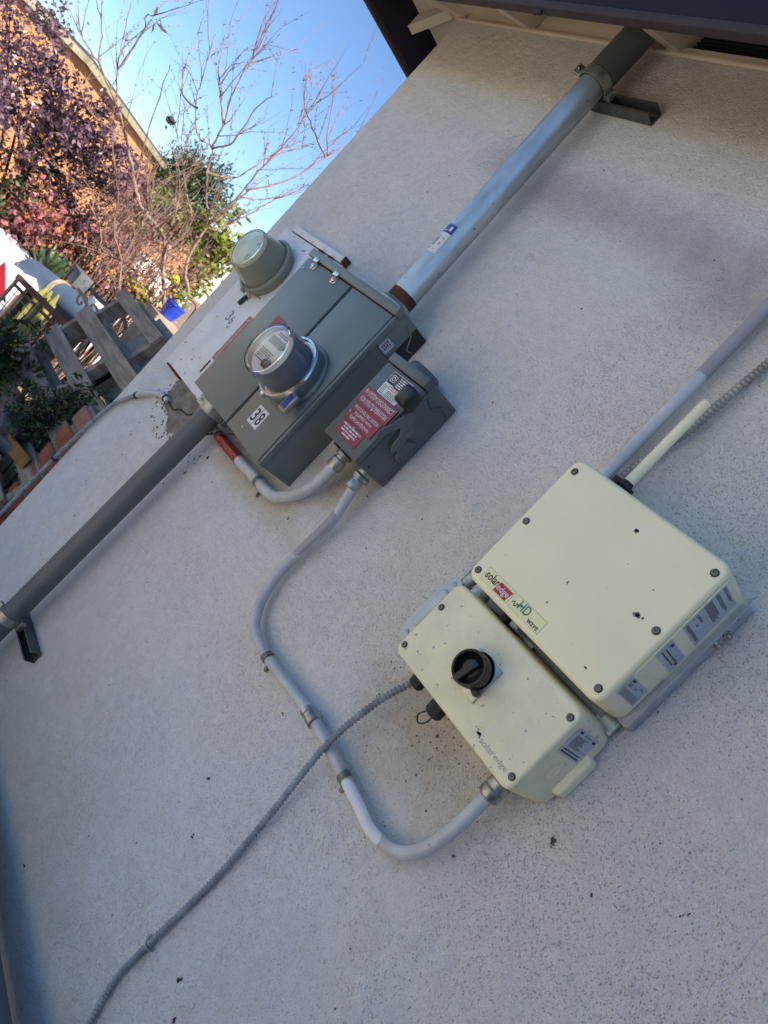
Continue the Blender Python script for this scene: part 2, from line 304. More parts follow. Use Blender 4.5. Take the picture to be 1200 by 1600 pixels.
    def build_each(s, name, mats, parent=None, **kw):
        """every connected piece becomes a part of its own"""
        par = list(range(len(s.v)))
        def find(i):
            while par[i] != i: par[i] = par[par[i]]; i = par[i]
            return i
        for f in s.f:
            for i in f[1:]: par[find(i)] = find(f[0])
        gr = {}
        for k_, f in enumerate(s.f): gr.setdefault(find(f[0]), []).append(k_)
        for ks in gr.values():
            m2 = MB(); ids = sorted({i for k_ in ks for i in s.f[k_]}); mp = {i: j for j, i in enumerate(ids)}
            m2.v = [s.v[i] for i in ids]; m2.f = [tuple(mp[i] for i in s.f[k_]) for k_ in ks]; m2.mi = [s.mi[k_] for k_ in ks]; o = m2.build(name, mats, parent, **kw)
        return o
    def build(s, name, mats, parent=None, sharp=32, smooth=True, loc=None):
        me = bpy.data.meshes.new(name); L = Vector(loc) if loc is not None else (parent_loc(parent) if parent else None)
        if L is None: L = Vector((0, 0, 0))
        me.from_pydata([v-L for v in s.v], [], s.f)
        if not isinstance(mats, (list, tuple)): mats = [mats]
        for m_ in mats: me.materials.append(K[m_] if isinstance(m_, str) else m_)
        me.polygons.foreach_set('material_index', s.mi); me.polygons.foreach_set('use_smooth', [smooth]*len(s.f))
        me.validate(); me.update()
        if smooth and sharp: me.set_sharp_from_angle(angle=R(sharp))
        o = bpy.data.objects.new(name, me); sc.collection.objects.link(o)
        if parent: o.parent = parent
        else: o.location = L
        return o
def parent_loc(p):
    L = Vector((0, 0, 0))
    while p: L += p.location; p = p.parent
    return L
def catmull(P, k):
    out = []
    for i in range(len(P)-1):
        p0 = P[max(0, i-1)]; p1 = P[i]; p2 = P[i+1]; p3 = P[min(len(P)-1, i+2)]
        for j in range(k):
            t = j/k; out.append(.5*((2*p1)+(p2-p0)*t+(2*p0-5*p1+4*p2-p3)*t*t+(3*p1-p0-3*p2+p3)*t*t*t))
    return out+[P[-1]]
def tag(o, label=None, cat=None, group=None, kind=None):
    for k_, v_ in (('label', label), ('category', cat), ('group', group), ('kind', kind)):
        if v_: o[k_] = v_
    return o
def thing(name, loc, label, cat, group=None):
    o = bpy.data.objects.new(name, None); o.empty_display_size = .1; sc.collection.objects.link(o); o.location = loc
    return tag(o, label, cat, group)
def ragged(rnd, pts, amp, sub=4):
    """subdivide a closed outline and jitter it"""
    out = []
    for i in range(len(pts)):
        a, b = Vector(pts[i]).to_2d(), Vector(pts[(i+1) % len(pts)]).to_2d()
        for j in range(sub):
            p = a.lerp(b, j/sub); out.append((p.x+rnd.uniform(-amp, amp), p.y+rnd.uniform(-amp, amp)))
    return out
def fan(mb, pts, to3, n, mi=0):
    """flat ragged blob with a little thickness, filled from its centre"""
    n = Vector(n); N = len(pts)
    vs = [Vector(to3(*p))+n for p in pts]+[Vector(to3(*p)) for p in pts]
    fs = [tuple(t) for t in tessellate_polygon([[Vector((p[0], p[1], 0)) for p in pts]])]+[(i, N+i, N+(i+1) % N, (i+1) % N) for i in range(N)]
    mb.add(vs, fs, mi)
XZ = lambda y: (lambda a, b: (a, y, b))
YZ = lambda x: (lambda a, b: (x, a, b))
FX, FZ, FN = (1, 0, 0), (0, 0, 1), (0, -1, 0)     # facing out of the wall
SX, SZ = (0, 1, 0), (0, 0, 1)                     # the side faces that look along +x
GZ = -1.85                                        # ground level
def pol(az, d, el=None, z=None):
    """a place in the yard: bearing west of the wall's normal, metres from the lens, and elevation or height"""
    return Vector((-d*math.sin(R(az)), CAM_Y+d*math.cos(R(az)), d*math.tan(R(el)) if z is None else z))

# ------------------------------------------------------------------ ground, yard
g = MB(); g.box((-60, -60, GZ-.2), (60, 60, GZ)); tag(g.build('ground', 'earth'), 'bare earth yard around the house', 'ground', kind='structure')
g = MB(); g.box((-2.6, -6, GZ), (8, -.01, GZ+.05)); tag(g.build('path', 'pavers'), 'pale concrete walk along the stucco wall', 'path', kind='structure')

g = MB(); g.box((2.0, -6, GZ+.05), (2.1, -.02, .45)); tag(g.build('shade_screen', K['bark']), 'added dark screen out of view that darkens the side faces of the boxes', 'light blocker')  # added out of view so the side faces of the boxes turn darker
# ------------------------------------------------------------------ the house
house = thing('house', (-2.8, 0, GZ), 'pale stucco house wall with open eaves and dark navy fascia', 'house')
XL = -2.80
w = MB()
# body outline in plan with a rounded corner at (XL, 0)
rc = .022; plan = [(5, 6), (5, 0)]
for i in range(6):
    a = R(-90-90*i/5); plan.append((XL+rc+rc*math.cos(a), rc+rc*math.sin(a)))
plan.append((XL, 6))
w.prism(plan, lambda a, b: (a, b, GZ), (0, 0, 1.43-GZ)); w.build('wall', 'stucco', house)
# top plate / blocking set back above the stucco, rafters, deck, fascia
SL = .55
b = MB()
xs = [-2.37, -1.70, -1.08, -.42, .24, .9]
edges = [XL+.0]+xs
for i in range(len(edges)-1):
    x0, x1 = edges[i]+.022, edges[i+1]-.022
    if i == 2: continue
    b.box((x0, .004, 1.432), (x1, .03, 1.62), .002)
b.box((XL+.01, .002, 1.4305), (-1.70, .012, 1.440), .002)
b.build_each('blocking', 'soffit', house)
b = MB(); b.box((XL, -.012, 1.418), (5, .0, 1.4305), .003); b.box((-1.68, -.006, 1.4315), (-1.08, .01, 1.452), .002); b.build_each('wall_plate_trim', 'soffit', house)
vb = MB(); vb.box((-1.676, .03, 1.453), (-1.102, .04, 1.60), 0)
for i in range(9): vb.box((-1.676, .012, 1.46+i*.014), (-1.102, .028, 1.464+i*.014), 0)
v_ = vb.build('vent_screen', 'voidm', house)
def rafter(x):
    q = MB(); y1 = -.285
    q.prism([(.03, 1.432+.03*SL), (y1, 1.432+y1*SL), (y1, 1.432+y1*SL+.10), (.03, 1.432+.03*SL+.11)], lambda a, b_: (x-.019, a, b_), (.038, 0, 0), bev=.002, seg=1)
    return q
for x in xs: rafter(x).build('rafter', 'soffit', house)
# hip rafter and the jack rafter that runs out over the west wall
q = MB()
q.prism([(0, 0), (.33, -.125), (.33, -.03), (0, .105)], lambda a, b_: (XL+.02-a*.50-.02, .02-a*.866*1.0, 1.435+b_), (.036, -.02, 0), bev=.002, seg=1)
q.build('hip_rafter', 'soffit', house)
for yy in (-.055, .30, .8, 1.3, 1.8):
    q = MB(); q.prism([(XL-.002, 1.405), (XL-.165, 1.305), (XL-.165, 1.372), (XL-.002, 1.475)], lambda a, b_: (a, yy, b_), (0, .04, 0), bev=.002, seg=1); q.build('rafter', 'soffit', house)
FY, FXL = -.30, XL-.19   # outer faces of the two fascias
dk = MB()
zt = 1.432+FY*SL+.10
def deckz(x, y): return min(zt+(y-FY)*SL, zt+(x-FXL)*SL*1.5, 3.1)
def roofsheet(mbq, t0, t1):
    xsn = [FXL, -2.6, -2.2, -1.6, -.8, 0, 2, 5.4]; ysn = [FY, 0, .5, 1, 1.6, 2.2, 3, 6]
    N = len(ysn); vs = []
    for t in (t0, t1):
        for x in xsn:
            for y in ysn: vs.append((x, y, deckz(x, y)+t))
    M_ = len(xsn)*N; fs = []
    for i in range(len(xsn)-1):
        for j in range(N-1):
            a = i*N+j; fs.append((a, a+1, a+N+1, a+N)); fs.append((a+M_, a+N+M_, a+N+1+M_, a+1+M_))
    for i in range(len(xsn)-1): a = i*N; fs.append((a, a+N, a+N+M_, a+M_)); a = i*N+N-1; fs.append((a, a+M_, a+N+M_, a+N))
    for j in range(N-1): fs.append((j, j+M_, j+1+M_, j+1))
    mbq.add(vs, fs)
roofsheet(dk, .0, .02); dk.build('roof_deck', 'soffit', house)
rf = MB(); roofsheet(rf, .022, .045); rf.build('roof', 'shingle', house)
f = MB(); f.box((FXL, FY, 1.236), (5.4, FY+.022, 1.40), .002); f.box((FXL, FY+.024, 1.236), (FXL+.022, 6, 1.40), .002); f.build('fascia', 'fascia', house)
f = MB(); f.box((FXL-.004, FY-.006, 1.208), (5.4, FY+.02, 1.2355), .003); f.box((FXL-.004, FY+.021, 1.208), (FXL+.02, 6, 1.2355), .003)
f.box((-1.93, FY+.0, 1.196), (-1.90, FY+.012, 1.2078), .002); f.build('fascia_drip_edge', 'fascia_edge', house)
# bare cement patch where the mortar shows beside the old panel
rnd = random.Random(3)
c = MB()
pts = ragged(rnd, [(-2.53, -.325), (-2.43, -.325), (-2.27, -.32), (-2.255, -.40), (-2.27, -.475), (-2.34, -.505), (-2.40, -.47), (-2.47, -.455), (-2.525, -.44), (-2.50, -.39)], .0085, 16)
fan(c, pts, XZ(0), (0, -.0018, 0))
for i in range(150):
    ang = rnd.uniform(0, 6.28); rr = abs(rnd.gauss(0, .05))
    e = rnd.choice(pts); x, z = e[0]+math.cos(ang)*rr, e[1]-abs(math.sin(ang))*rr*.8; q = abs(rnd.gauss(.0028, .002))+.001
    fan(c, [(x+q*math.cos(t*1.05)*rnd.uniform(.6, 1.3), z+q*math.sin(t*1.05)*rnd.uniform(.6, 1.3)) for t in range(6)], XZ(0), (0, -.0013, 0))
c.build('cement_patch', 'cement', house, smooth=False)
def blob(mbq, x, z, sx_, sz_, rnd, y=0, n=9, th=-.0012):
    fan(mbq, [(x+sx_*math.cos(t*2*math.pi/n)*rnd.uniform(.55, 1.3), z+sz_*math.sin(t*2*math.pi/n)*rnd.uniform(.55, 1.3)) for t in range(n)], XZ(y), (0, th, 0))
c = MB()
for (x, z, a, b2) in [(-1.088, -.924, .005, .009), (-.996, -1.030, .006, .006), (-.750, -1.202, .007, .011), (-.686, -1.243, .006, .012), (-1.248, -1.333, .003, .003), (-1.345, -1.577, .007, .004),
                      (-.401, -.312, .007, .010), (-.395, -.322, .004, .005), (-.509, -.495, .003, .006), (-.290, -.321, .004, .004), (-.170, -.210, .003, .004), (-.175, -.222, .002, .005), (-.232, -.140, .003, .002),
                      (-.091, -.258, .0012, .003), (-.367, -.731, .001, .005), (-1.06, -.66, .006, .003), (-2.13, -.62, .007, .004), (-1.93, -.47, .004, .004),
                      (-2.04, -.43, .009, .012), (-2.075, -.455, .005, .006), (-2.09, -.475, .004, .005), (-2.07, -.485, .006, .003), (-2.11, -.50, .005, .004), (-2.075, -.53, .004, .012), (-2.13, -.485, .006, .002), (-2.15, -.51, .005, .002)]:
    for k_ in range(3): blob(c, x+rnd.uniform(-a, a)*.7, z+rnd.uniform(-b2, b2)*.7, a*.48, b2*.48, rnd)
for i in range(130):
    x, z = rnd.uniform(-2.7, -.05), rnd.uniform(-1.7, 1.3); s_ = abs(rnd.gauss(.0009, .0006))+.0005
    blob(c, x, z, s_, s_*rnd.uniform(.8, 2.2), rnd, n=6)
for i in range(55):   # pitted, dirty stucco under the switch box
    x, z = rnd.gauss(-.70, .10), -.31-abs(rnd.gauss(0, .07)); s_ = abs(rnd.gauss(.0009, .0006))+.0005
    blob(c, x, z, s_, s_*1.3, rnd, n=6)
c.build('stucco_stain', 'chip', house, smooth=False)
c = MB()
for pth in ([(-.045, -.10), (-.081, -.140), (-.079, -.18), (-.077, -.222), (-.083, -.25), (-.076, -.273), (-.064, -.315), (-.06, -.36)], [(-.696, .410), (-.697, .40), (-.700, .387), (-.706, .38)]):
    c.tube([(x+rnd.uniform(-.002, .002), -.0002, z) for x, z in pth], .0003, 5, smooth=4)
c.build('hairline_crack', 'faint', house)

# ------------------------------------------------------------------ painted-over old meter panel (unit 36)
old = thing('old_meter_panel', (-2.4, 0, .02), 'whitewashed flush meter panel beside the cement patch, marked 36', 'meter panel')
b = MB(); b.box((-2.655, -.022, -.335), (-2.19, -.001, .360), .003); b.box((-2.60, -.024, .364), (-2.205, -.001, .390), .002); b.build('cover_sheet', 'whitebox', old)
b = MB()
for x in (-2.335, -2.265):
    b.box((x-.012, -.040, .335), (x+.012, -.023, .352), .002); b.box((x-.004, -.046, .318), (x+.004, -.040, .348), .001)
    b.tube([(x-.014, -.036, .358), (x+.014, -.036, .358)], .004, 8); b.tube([(x-.009, -.032, .362), (x-.004, -.037, .325)], .002, 6)
b.box((-2.207, -.030, .365), (-2.195, -.002, .392), .002)
b.build_each('rusted_hasp', 'rust', old)
b = MB(); b.box((-2.60, -.0242, .3612), (-2.20, -.022, .3625), 0); b.box((-2.628, -.0235, -.345), (-2.50, -.001, -.337), .001); b.box((-2.60, -.0235, .085), (-2.44, -.0222, .0875)); b.build_each('rusty_seam', 'rust', old)
b = MB(); b.box((-2.412, -.0232, -.194), (-2.380, -.0222, .016), 0); b.scribble((-2.396, -.0234, -.09), (0, 0, 1), (-1, 0, 0), .19, .007, 1, 1, fill=.5, seed=4); b.build('red_warning_strip', ['redpale', 'whitebox'], old)
b = MB(); b.box((-2.412, -.0232, -.262), (-2.402, -.0222, -.205), 0); b.build('tape_residue', 'rust', old)
b = MB(); b.text('3', (-2.520, -.0226, -.036), FX, FZ, .026, .046, 0, bold=0); b.text('6', (-2.487, -.0226, -.042), FX, FZ, .021, .038, 0, bold=0); b.build('number_36', 'fadedink', old)

def meter_round(root, cx, cz, y0, Rr, Rf, dep, ringmat, canmat, glassmat, dialmat, clear):
    """socket meter on axis (cx, cz) standing out from y0"""
    a = FN
    q = MB(); q.lathe((cx, y0, cz), a, [(Rr*.93, 0), (Rr*.93, .012), (Rr*.98, .014), (Rr*.98, .030), (Rr*.90, .034)], 64); q.build('base_collar', canmat if not clear else 'grey_paint', root)
    q = MB(); q.lathe((cx, y0, cz), a, [(Rr*.985, .028), (Rr*1.02, .031), (Rr*1.03, .036), (Rr*1.0, .041), (Rr*.93, .042), (Rr*.9, .036)], 64)
    q.box((cx-.004+.0, y0-.046, cz-Rr*1.09), (cx+.012, y0-.028, cz-Rr*.97), .002); q.build('sealing_ring', ringmat, root)
    r1 = Rr*.885
    wth = .0022
    q = MB(); h0, h1 = .030, dep
    outer = [(r1, h0), (r1*.985, h0+.02), (Rf*1.03, h1-.014), (Rf*1.01, h1-.004), (Rf*.97, h1), (Rf*.88, h1+.0008), (Rf*.86, h1-.002), (0, h1-.002)]
    inner = [(0, h1-.002-wth), (Rf*.84, h1-.0045), (Rf*.97-wth, h1-.006), (Rf*1.0-wth, h1-.016), (r1*.985-wth, h0+.02), (r1-wth, h0)]
    q.lathe((cx, y0, cz), a, outer+inner, 72); q.build('glass_cover', glassmat, root)
    q = MB(); q.lathe((cx, y0, cz), a, [(r1*.93, .034), (r1*.90, .05), (Rf*.93, dep-.030), (Rf*.90, dep-.026)], 64); q.build('inner_can', canmat, root)
    yd = y0-(dep-.024)
    q = MB(); q.lathe((cx, y0, cz), a, [(0, dep-.0255), (Rf*.885, dep-.0255), (Rf*.89, dep-.024), (0, dep-.024)][1:], 48)
    return yd, q.build('dial_face', dialmat, root)

mt = thing('electricity_meter', (-2.515, -.022, .19), 'dusty grey round electricity meter on the whitewashed panel', 'electricity meter')
yd, dial_p = meter_round(mt, -2.512, .188, -.0225, .117, .082, .140, 'greycap', 'greycap', 'dustyglass', 'dial', False)
q = MB(); q.lathe((-2.487, yd-.0005, .163), FN, [(.013, 0), (.013, .008), (.009, .009)], 20); q.lathe((-2.492, yd-.0005, .225), FN, [(.006, 0), (.006, .004)], 16); q.build_each('optical_port', 'black', dial_p)
q = MB(); q.tube([(-2.50, -.06, .085), (-2.50, -.035, .06), (-2.492, -.026, .05)], .0013, 6); q.tube([(-2.49, -.06, .088), (-2.482, -.030, .064)], .0013, 6)
q.box((-2.525, -.036, .018), (-2.507, -.024, .062), .004, rot=Matrix.Rotation(R(12), 3, 'Y')); q.build('seal_tag', 'darkrub', mt)

# ------------------------------------------------------------------ main grey panel (unit 38)
pan = thing('meter_main_panel', (-1.9, 0, 0), 'large grey steel meter panel marked 38, between two thick pipes', 'electrical panel')
PY = -.150
b = MB(); b.box((-2.178, -.128, -.280), (-1.632, 0, .322), .003)
b.box((-2.178, -.158, .294), (-1.628, -.128, .322), .002); b.box((-1.640, -.147, -.280), (-1.629, -.127, .293), .002); b.build('enclosure', 'grey_paint', pan)
b = MB(); b.box((-2.174, PY, -.278), (-1.889, -.1285, .290), .003); door_p = b.build('hinged_door', 'grey_paint', pan)
b = MB(); b.box((-1.874, PY-.001, -.279), (-1.6415, -.1285, .291), .003); cover_p = b.build('fixed_cover', 'grey_paint', pan)
b = MB(); b.box((-1.889, -.1295, -.278), (-1.874, -.1278, .292)); b.build('door_gap', 'grey_shadow', pan)
for (x, z) in ((-2.110, .288), (-1.972, .288)):
    q = MB(); q.box((x-.013, PY-.014, z-.004), (x+.013, PY-.002, z+.014), .002); q.box((x-.013, PY-.003, z-.026), (x+.013, PY-.001, z-.004), .001)
    q.lathe((x, PY-.0028, z-.016), FN, [(.007, 0), (.007, .005), (.004, .006)], 16); q.tube([(x-.007, PY-.008, z-.016), (x-.003, PY-.009, z-.009), (x+.005, PY-.009, z-.010)], .0016, 6, smooth=3); q.build('latch', 'bright', door_p)
b = MB(); b.box((-1.809, PY-.0022, -.222), (-1.746, PY-.0012, -.158)); b.quad((-1.7775, PY-.0024, -.19), FX, FZ, .0018, .064, 1)
b.text('3', (-1.793, PY-.0024, -.19), FX, FZ, .021, .046, 1, bold=.012); b.text('8', (-1.762, PY-.0024, -.19), FX, FZ, .021, .046, 1, bold=.012); b.build('number_38', ['white', 'ink'], cover_p)
b = MB(); b.box((-2.072, PY-.0016, .018), (-2.012, PY-.0006, .078)); b.build('red_corner_sticker', 'placard', pan)
b = MB(); b.box((-1.6315, -.118, .200), (-1.6275, -.082, .238), .0); b.scribble((-1.6274, -.10, .219), SX, SZ, .030, .028, 4, 1, seed=9); b.build('side_label', ['label', 'ink'], pan)
b = MB(); b.box((-1.632, -.127, .198), (-1.6295, -.001, .2005)); b.box((-1.6318, -.0008-.06, .20), (-1.6285, -.003, .318), .001); b.build('side_seam', 'grey_shadow', pan)
b = MB(); b.tube([(-1.6315, -.10, .302), (-1.6305, -.06, .292), (-1.6305, -.035, .258), (-1.6315, -.012, .262)], .0035, 8, smooth=5); b.build('side_crease', 'grey_paint', pan)
b = MB()
for (x, z) in ((-1.76, -.125), (-1.80, -.245), (-2.15, .25)): b.lathe((x, PY-.0012, z), FN, [(.004, 0), (.0035, .002), (.001, .0024)], 12)
b.build_each('cover_screw', 'zinc', pan)
b = MB(); b.lathe((-1.768, PY-.001, -.020), FN, [(.112, 0), (.112, .010), (.108, .014), (.106, .014)], 64); b.build('socket_collar', 'grey_paint', pan)
mt2 = thing('electricity_meter', (-1.777, -.16, -.018), 'clear domed electricity meter with shiny ring on the grey panel', 'electricity meter')
yd, dial_p = meter_round(mt2, -1.768, -.020, -.1655, .104, .083, .135, 'bright', 'meterblue', 'glass', 'dial', True)
q = MB(); cx, cz = -1.768, -.020
q.quad((cx, yd-.0006, cz-.020), FX, FZ, .115, .052, 1); q.quad((cx-.01, yd-.0006, cz+.030), FX, FZ, .085, .026, 2); q.scribble((cx, yd-.0008, cz-.022), FX, FZ, .10, .04, 6, 0, seed=5)
q.scribble((cx, yd-.0008, cz+.055), FX, FZ, .06, .012, 2, 0, seed=6); q.quad((cx+.005, yd-.0009, cz-.03), FX, FZ, .05, .014, 3)
q.build('dial_print', ['ink', 'white', 'grey_paint', 'label'], dial_p)
q = MB(); q.lathe((cx+.030, yd-.001, cz-.035), FN, [(.015, 0), (.015, .012), (.011, .013), (.010, .009)], 24); q.lathe((cx+.035, yd-.001, cz+.028), FN, [(.007, 0), (.007, .006)], 16); q.build_each('optical_port', 'black', dial_p)
q = MB(); q.box((-1.683, -.198, -.122), (-1.643, -.180, -.058), .004, mi=1); q.box((-1.676, -.200, -.112), (-1.650, -.178, -.066), .003, mi=0)
q.tube([(-1.663, -.19, -.06), (-1.672, -.20, -.048), (-1.685, -.200, -.060)], .0012, 6, mi=1); q.build('blue_seal', ['blue', 'zinc'], mt2)

# ------------------------------------------------------------------ PV disconnect switch
dis = thing('disconnect_switch', (-1.44, 0, 0), 'grey disconnect switch box with three red placards and side lever', 'disconnect switch')
b = MB(); b.box((-1.520, -.128, -.077), (-1.345, -.004, .212), .003); b.box((-1.5205, -.156, .184), (-1.3445, -.128, .212), .002); b.build('enclosure', 'grey_dark', dis)
b = MB(); b.box((-1.519, -.150, -.076), (-1.346, -.1285, .181), .003); b.build('cover', 'grey_dark', dis)
b = MB(); b.lathe((-1.48, -.055, .210), (0, 0, 1), [(.050, 0), (.050, .022), (.044, .030)], 40); b.build('top_hub', 'grey_dark', dis)
SXF = -1.345
b = MB(); b.prism([(-.128, -.068), (-.128, .160), (-.118, .166), (-.02, .142), (-.012, .13), (-.012, .01), (-.02, .0), (-.118, -.01)][1:], YZ(SXF), (.0035, 0, 0), bev=.0015, seg=1)
b.tube([(SXF+.001, -.115, .175), (SXF+.001, -.075, .165), (SXF+.001, -.05, .185), (SXF+.001, -.012, .180)], .004, 8, smooth=5); b.build('side_plate', 'grey_dark', dis)
b = MB()
b.prism([(-.150, .118), (-.120, .122), (-.108, .105), (-.100, .075), (-.085, .045), (-.085, .020), (-.10, .008), (-.115, .022), (-.118, .052), (-.135, .070), (-.150, .050), (-.165, .012), (-.182, .010), (-.186, .028), (-.170, .055), (-.160, .090)], YZ(SXF+.020), (.006, 0, 0), bev=.0015, seg=1)
b.lathe((SXF+.003, -.10, .075), (1, 0, 0), [(.012, 0), (.012, .025), (.006, .027)], 20)
b.lathe((SXF+.003, -.09, .025), (1, 0, 0), [(.006, 0), (.006, .022), (.003, .024)], 16)
lever_p = b.build('lever_arm', 'grey_dark', dis)
b = MB(); b.prism([(-.072, .060), (-.040, .070), (-.034, .012), (-.046, -.002), (-.062, .002), (-.070, .025)], YZ(SXF+.004), (.010, 0, 0), bev=.003, seg=2); b.lathe((SXF+.012, -.05, .01), (1, 0, 0), [(.004, 0), (.004, .006)], 12); b.build('lever_stop', 'grey_dark', dis)
b = MB(); b.box((-1.352, -.205, .108), (-1.302, -.158, .163), .010, 3); b.box((-1.352, -.160, .112), (-1.336, -.147, .125), .002); b.build('lever_grip', 'black', lever_p)
PF = -.1502
def placard(x0, x1, z0, z1, dy, lines, sz, seed):
    q = MB(); q.box((x0, PF-dy-.0016, z0), (x1, PF-dy, z1), .0004, 1)
    n_ = len(lines); hh = (z1-z0)*.86/n_
    for i, t_ in enumerate(lines):
        wd = (x1-x0)*sz[i]; zz = z1-(z1-z0)*.07-hh*(i+.5)
        q.text(t_, ((x0+x1)/2, PF-dy-.0017, zz), FX, FZ, wd, hh*.62, 1, bold=.004)
    return q
placard(-1.505, -1.350, .045, .097, .004, ['PV SYSTEM DISCONNECT', 'FOR UTILITY OPERATION'], (.90, .84), 1).build('utility_placard', ['placard', 'white'], dis)
placard(-1.498, -1.360, -.008, .044, .002, ['PHOTOVOLTAIC SYSTEM', 'EQUIPPED WITH', 'RAPID SHUTDOWN'], (.86, .60, .68), 2).build('shutdown_placard', ['placard', 'white'], dis)
q = MB(); q.box((-1.490, PF-.0016, -.054), (-1.380, PF, -.010), .0004, 1)
for i, wd in enumerate((.085, .07, .075, .045)): q.scribble((-1.435, PF-.0017, -.019-i*.0085), FX, FZ, wd, .0062, 1, 1, fill=.62, seed=20+i)
q.build('small_placard', ['placard', 'white'], dis)
for (x, z, dy) in ((-1.426, .054, .0056), (-1.489, .014, .0036), (-1.432, -.014, .0018)):
    q = MB(); q.lathe((x, PF-dy, z), FN, [(.0052, 0), (.0048, .002), (.002, .0032)], 14); q.build('rivet', 'zinc', dis)
q = MB(); sx0, sx1, sz0, sz1 = -1.470, -1.380, .099, .172; q.box((sx0, PF-.0006, sz0), (sx1, PF, sz1), 0)
q.quad((-1.451, PF-.0008, .1535), FX, FZ, .034, .034, 1); q.quad((-1.4075, PF-.0008, .1525), FX, FZ, .051, .036, 1)
# square emblem with a D in it
for (dx, dz, w_, h_) in ((0, .0095, .022, .002), (0, -.0095, .022, .002), (-.010, 0, .002, .021), (.010, 0, .002, .021)): q.quad((-1.451+dx, PF-.0010, .154+dz), FX, FZ, w_, h_, 0)
q.text('D', (-1.451, PF-.0010, .154), FX, FZ, .011, .012, 0, bold=.02)
q.scribble((-1.4075, PF-.0010, .153), FX, FZ, .042, .030, 5, 0, seed=31); q.quad((-1.415, PF-.0008, .129), FX, FZ, .062, .009, 2); q.scribble((-1.415, PF-.0010, .129), FX, FZ, .055, .006, 1, 0, seed=33)
q.scribble((-1.410, PF-.0008, .111), FX, FZ, .055, .020, 5, 1, seed=34, fill=.4); q.scribble((-1.455, PF-.0008, .116), FX, FZ, .022, .028, 6, 1, seed=35, fill=.35)
q.build('maker_label', ['white', 'black', 'salmon'], dis)
q = MB(); q.lathe((-1.346+.0, -.10, -.062), (1, 0, 0), [(.003, 0), (.003, .002)], 10); q.box((-1.455, -.150, -.082), (-1.435, -.135, -.0765), .001); q.build_each('small_hole', 'grey_shadow', dis)

# ------------------------------------------------------------------ conduits and pipes
def hose(path, r, pitch, amp, n=14, smooth=8):
    """corrugated flexible conduit along a path"""
    P = catmull([Vector(p) for p in path], smooth); L = [0]
    for i in range(1, len(P)): L.append(L[-1]+(P[i]-P[i-1]).length)
    tot = L[-1]; N = max(2, int(tot/pitch*4)); Q = []; rs = []; j = 0
    for i in range(N+1):
        d = tot*i/N
        while j < len(L)-2 and L[j+1] < d: j += 1
        Q.append(P[j].lerp(P[j+1], (d-L[j])/max(1e-9, L[j+1]-L[j]))); rs.append(r+amp*(1, .1, -1.1, .1)[i % 4])
    q = MB(); q.tube(Q, rs, n); return q

gal = thing('service_mast', (-1.745, -.085, .34), 'thick galvanised steel riser pipe from grey panel up to the eaves', 'pipe')
A0, A1 = Vector((-1.743, -.085, .322)), Vector((-1.7735, -.085, 1.21))
q = MB(); q.tube([A0+(A1-A0)*t for t in (.035, .3, .6, 1)], .0430, 40); q.build('pipe', 'galv', gal)
q = MB(); q.tube([A0+(A1-A0)*.022, A0+(A1-A0)*.062], .0437, 40); q.build('rusty_thread', 'rust', gal)
q = MB(); q.lathe(A0, (A1-A0), [(.058, 0), (.058, .010), (.05, .018), (.047, .022)], 40); q.build('hub_fitting', 'zinc', gal)
q = MB(); q.tube([A1+Vector((0, 0, -.004)), A1+Vector((-.004, 0, .3))], .0475, 40); q.build('upper_sleeve', 'sleeve', gal)
# wrap sticker on the pipe: a curved patch facing the camera side
def wrap(p0, p1, r, a0, a1, mi, q, n=10):
    ax = (p1-p0).normalized(); fr = Vector((0, -1, 0)); fr = (fr-ax*fr.dot(ax)).normalized(); sd = ax.cross(fr)   # sd points to +x? handled by angles
    vs = []; fs = []
    for i in range(n+1):
        a = R(a0+(a1-a0)*i/n); d_ = fr*math.cos(a)+sd*math.sin(a)
        vs += [p0+d_*r, p1+d_*r]
    for i in range(n): fs.append((2*i, 2*i+2, 2*i+3, 2*i+1))
    q.add(vs, fs, mi)
q = MB(); S0, S1 = Vector((-1.7495, -.085, .512)), Vector((-1.752, -.085, .615))
ax_ = (S1-S0)
wrap(S0, S0+ax_*.70, 0.0437, -38, 28, 0, q); wrap(S0+ax_*.70, S1, 0.0437, -38, 28, 1, q); wrap(S0, S1, 0.0439, -44, -38, 1, q)
def onpipe(t, ang, rr=.0455):
    fr = Vector((0, -1, 0)); sd = Vector((0, 0, 1)).cross(fr); p = S0+ax_*t; a = R(ang); return p+(fr*math.cos(a)+sd*math.sin(a))*rr
rn = random.Random(12)
for i in range(14):
    t = .22+i*.026; wrap(S0+ax_*t, S0+ax_*(t+rn.choice((.008, .014))), 0.0441, -26, -6, 2, q, 3)
for (t, a0, a1) in ((.12, -30, -10), (.07, -28, -12), (.50, 6, 20), (.34, 8, 16), (.30, 8, 18), (.1, 4, 10)): wrap(S0+ax_*t, S0+ax_*(t+.022), 0.0441, a0, a1, 2, q, 3)
wrap(S0+ax_*.78, S0+ax_*.92, 0.0441, 4, 16, 0, q, 3); wrap(S0+ax_*.76, S0+ax_*.79, 0.0441, -30, -4, 0, q, 3)
q.build('pipe_sticker', ['white', 'blue', 'ink'], gal, sharp=80)
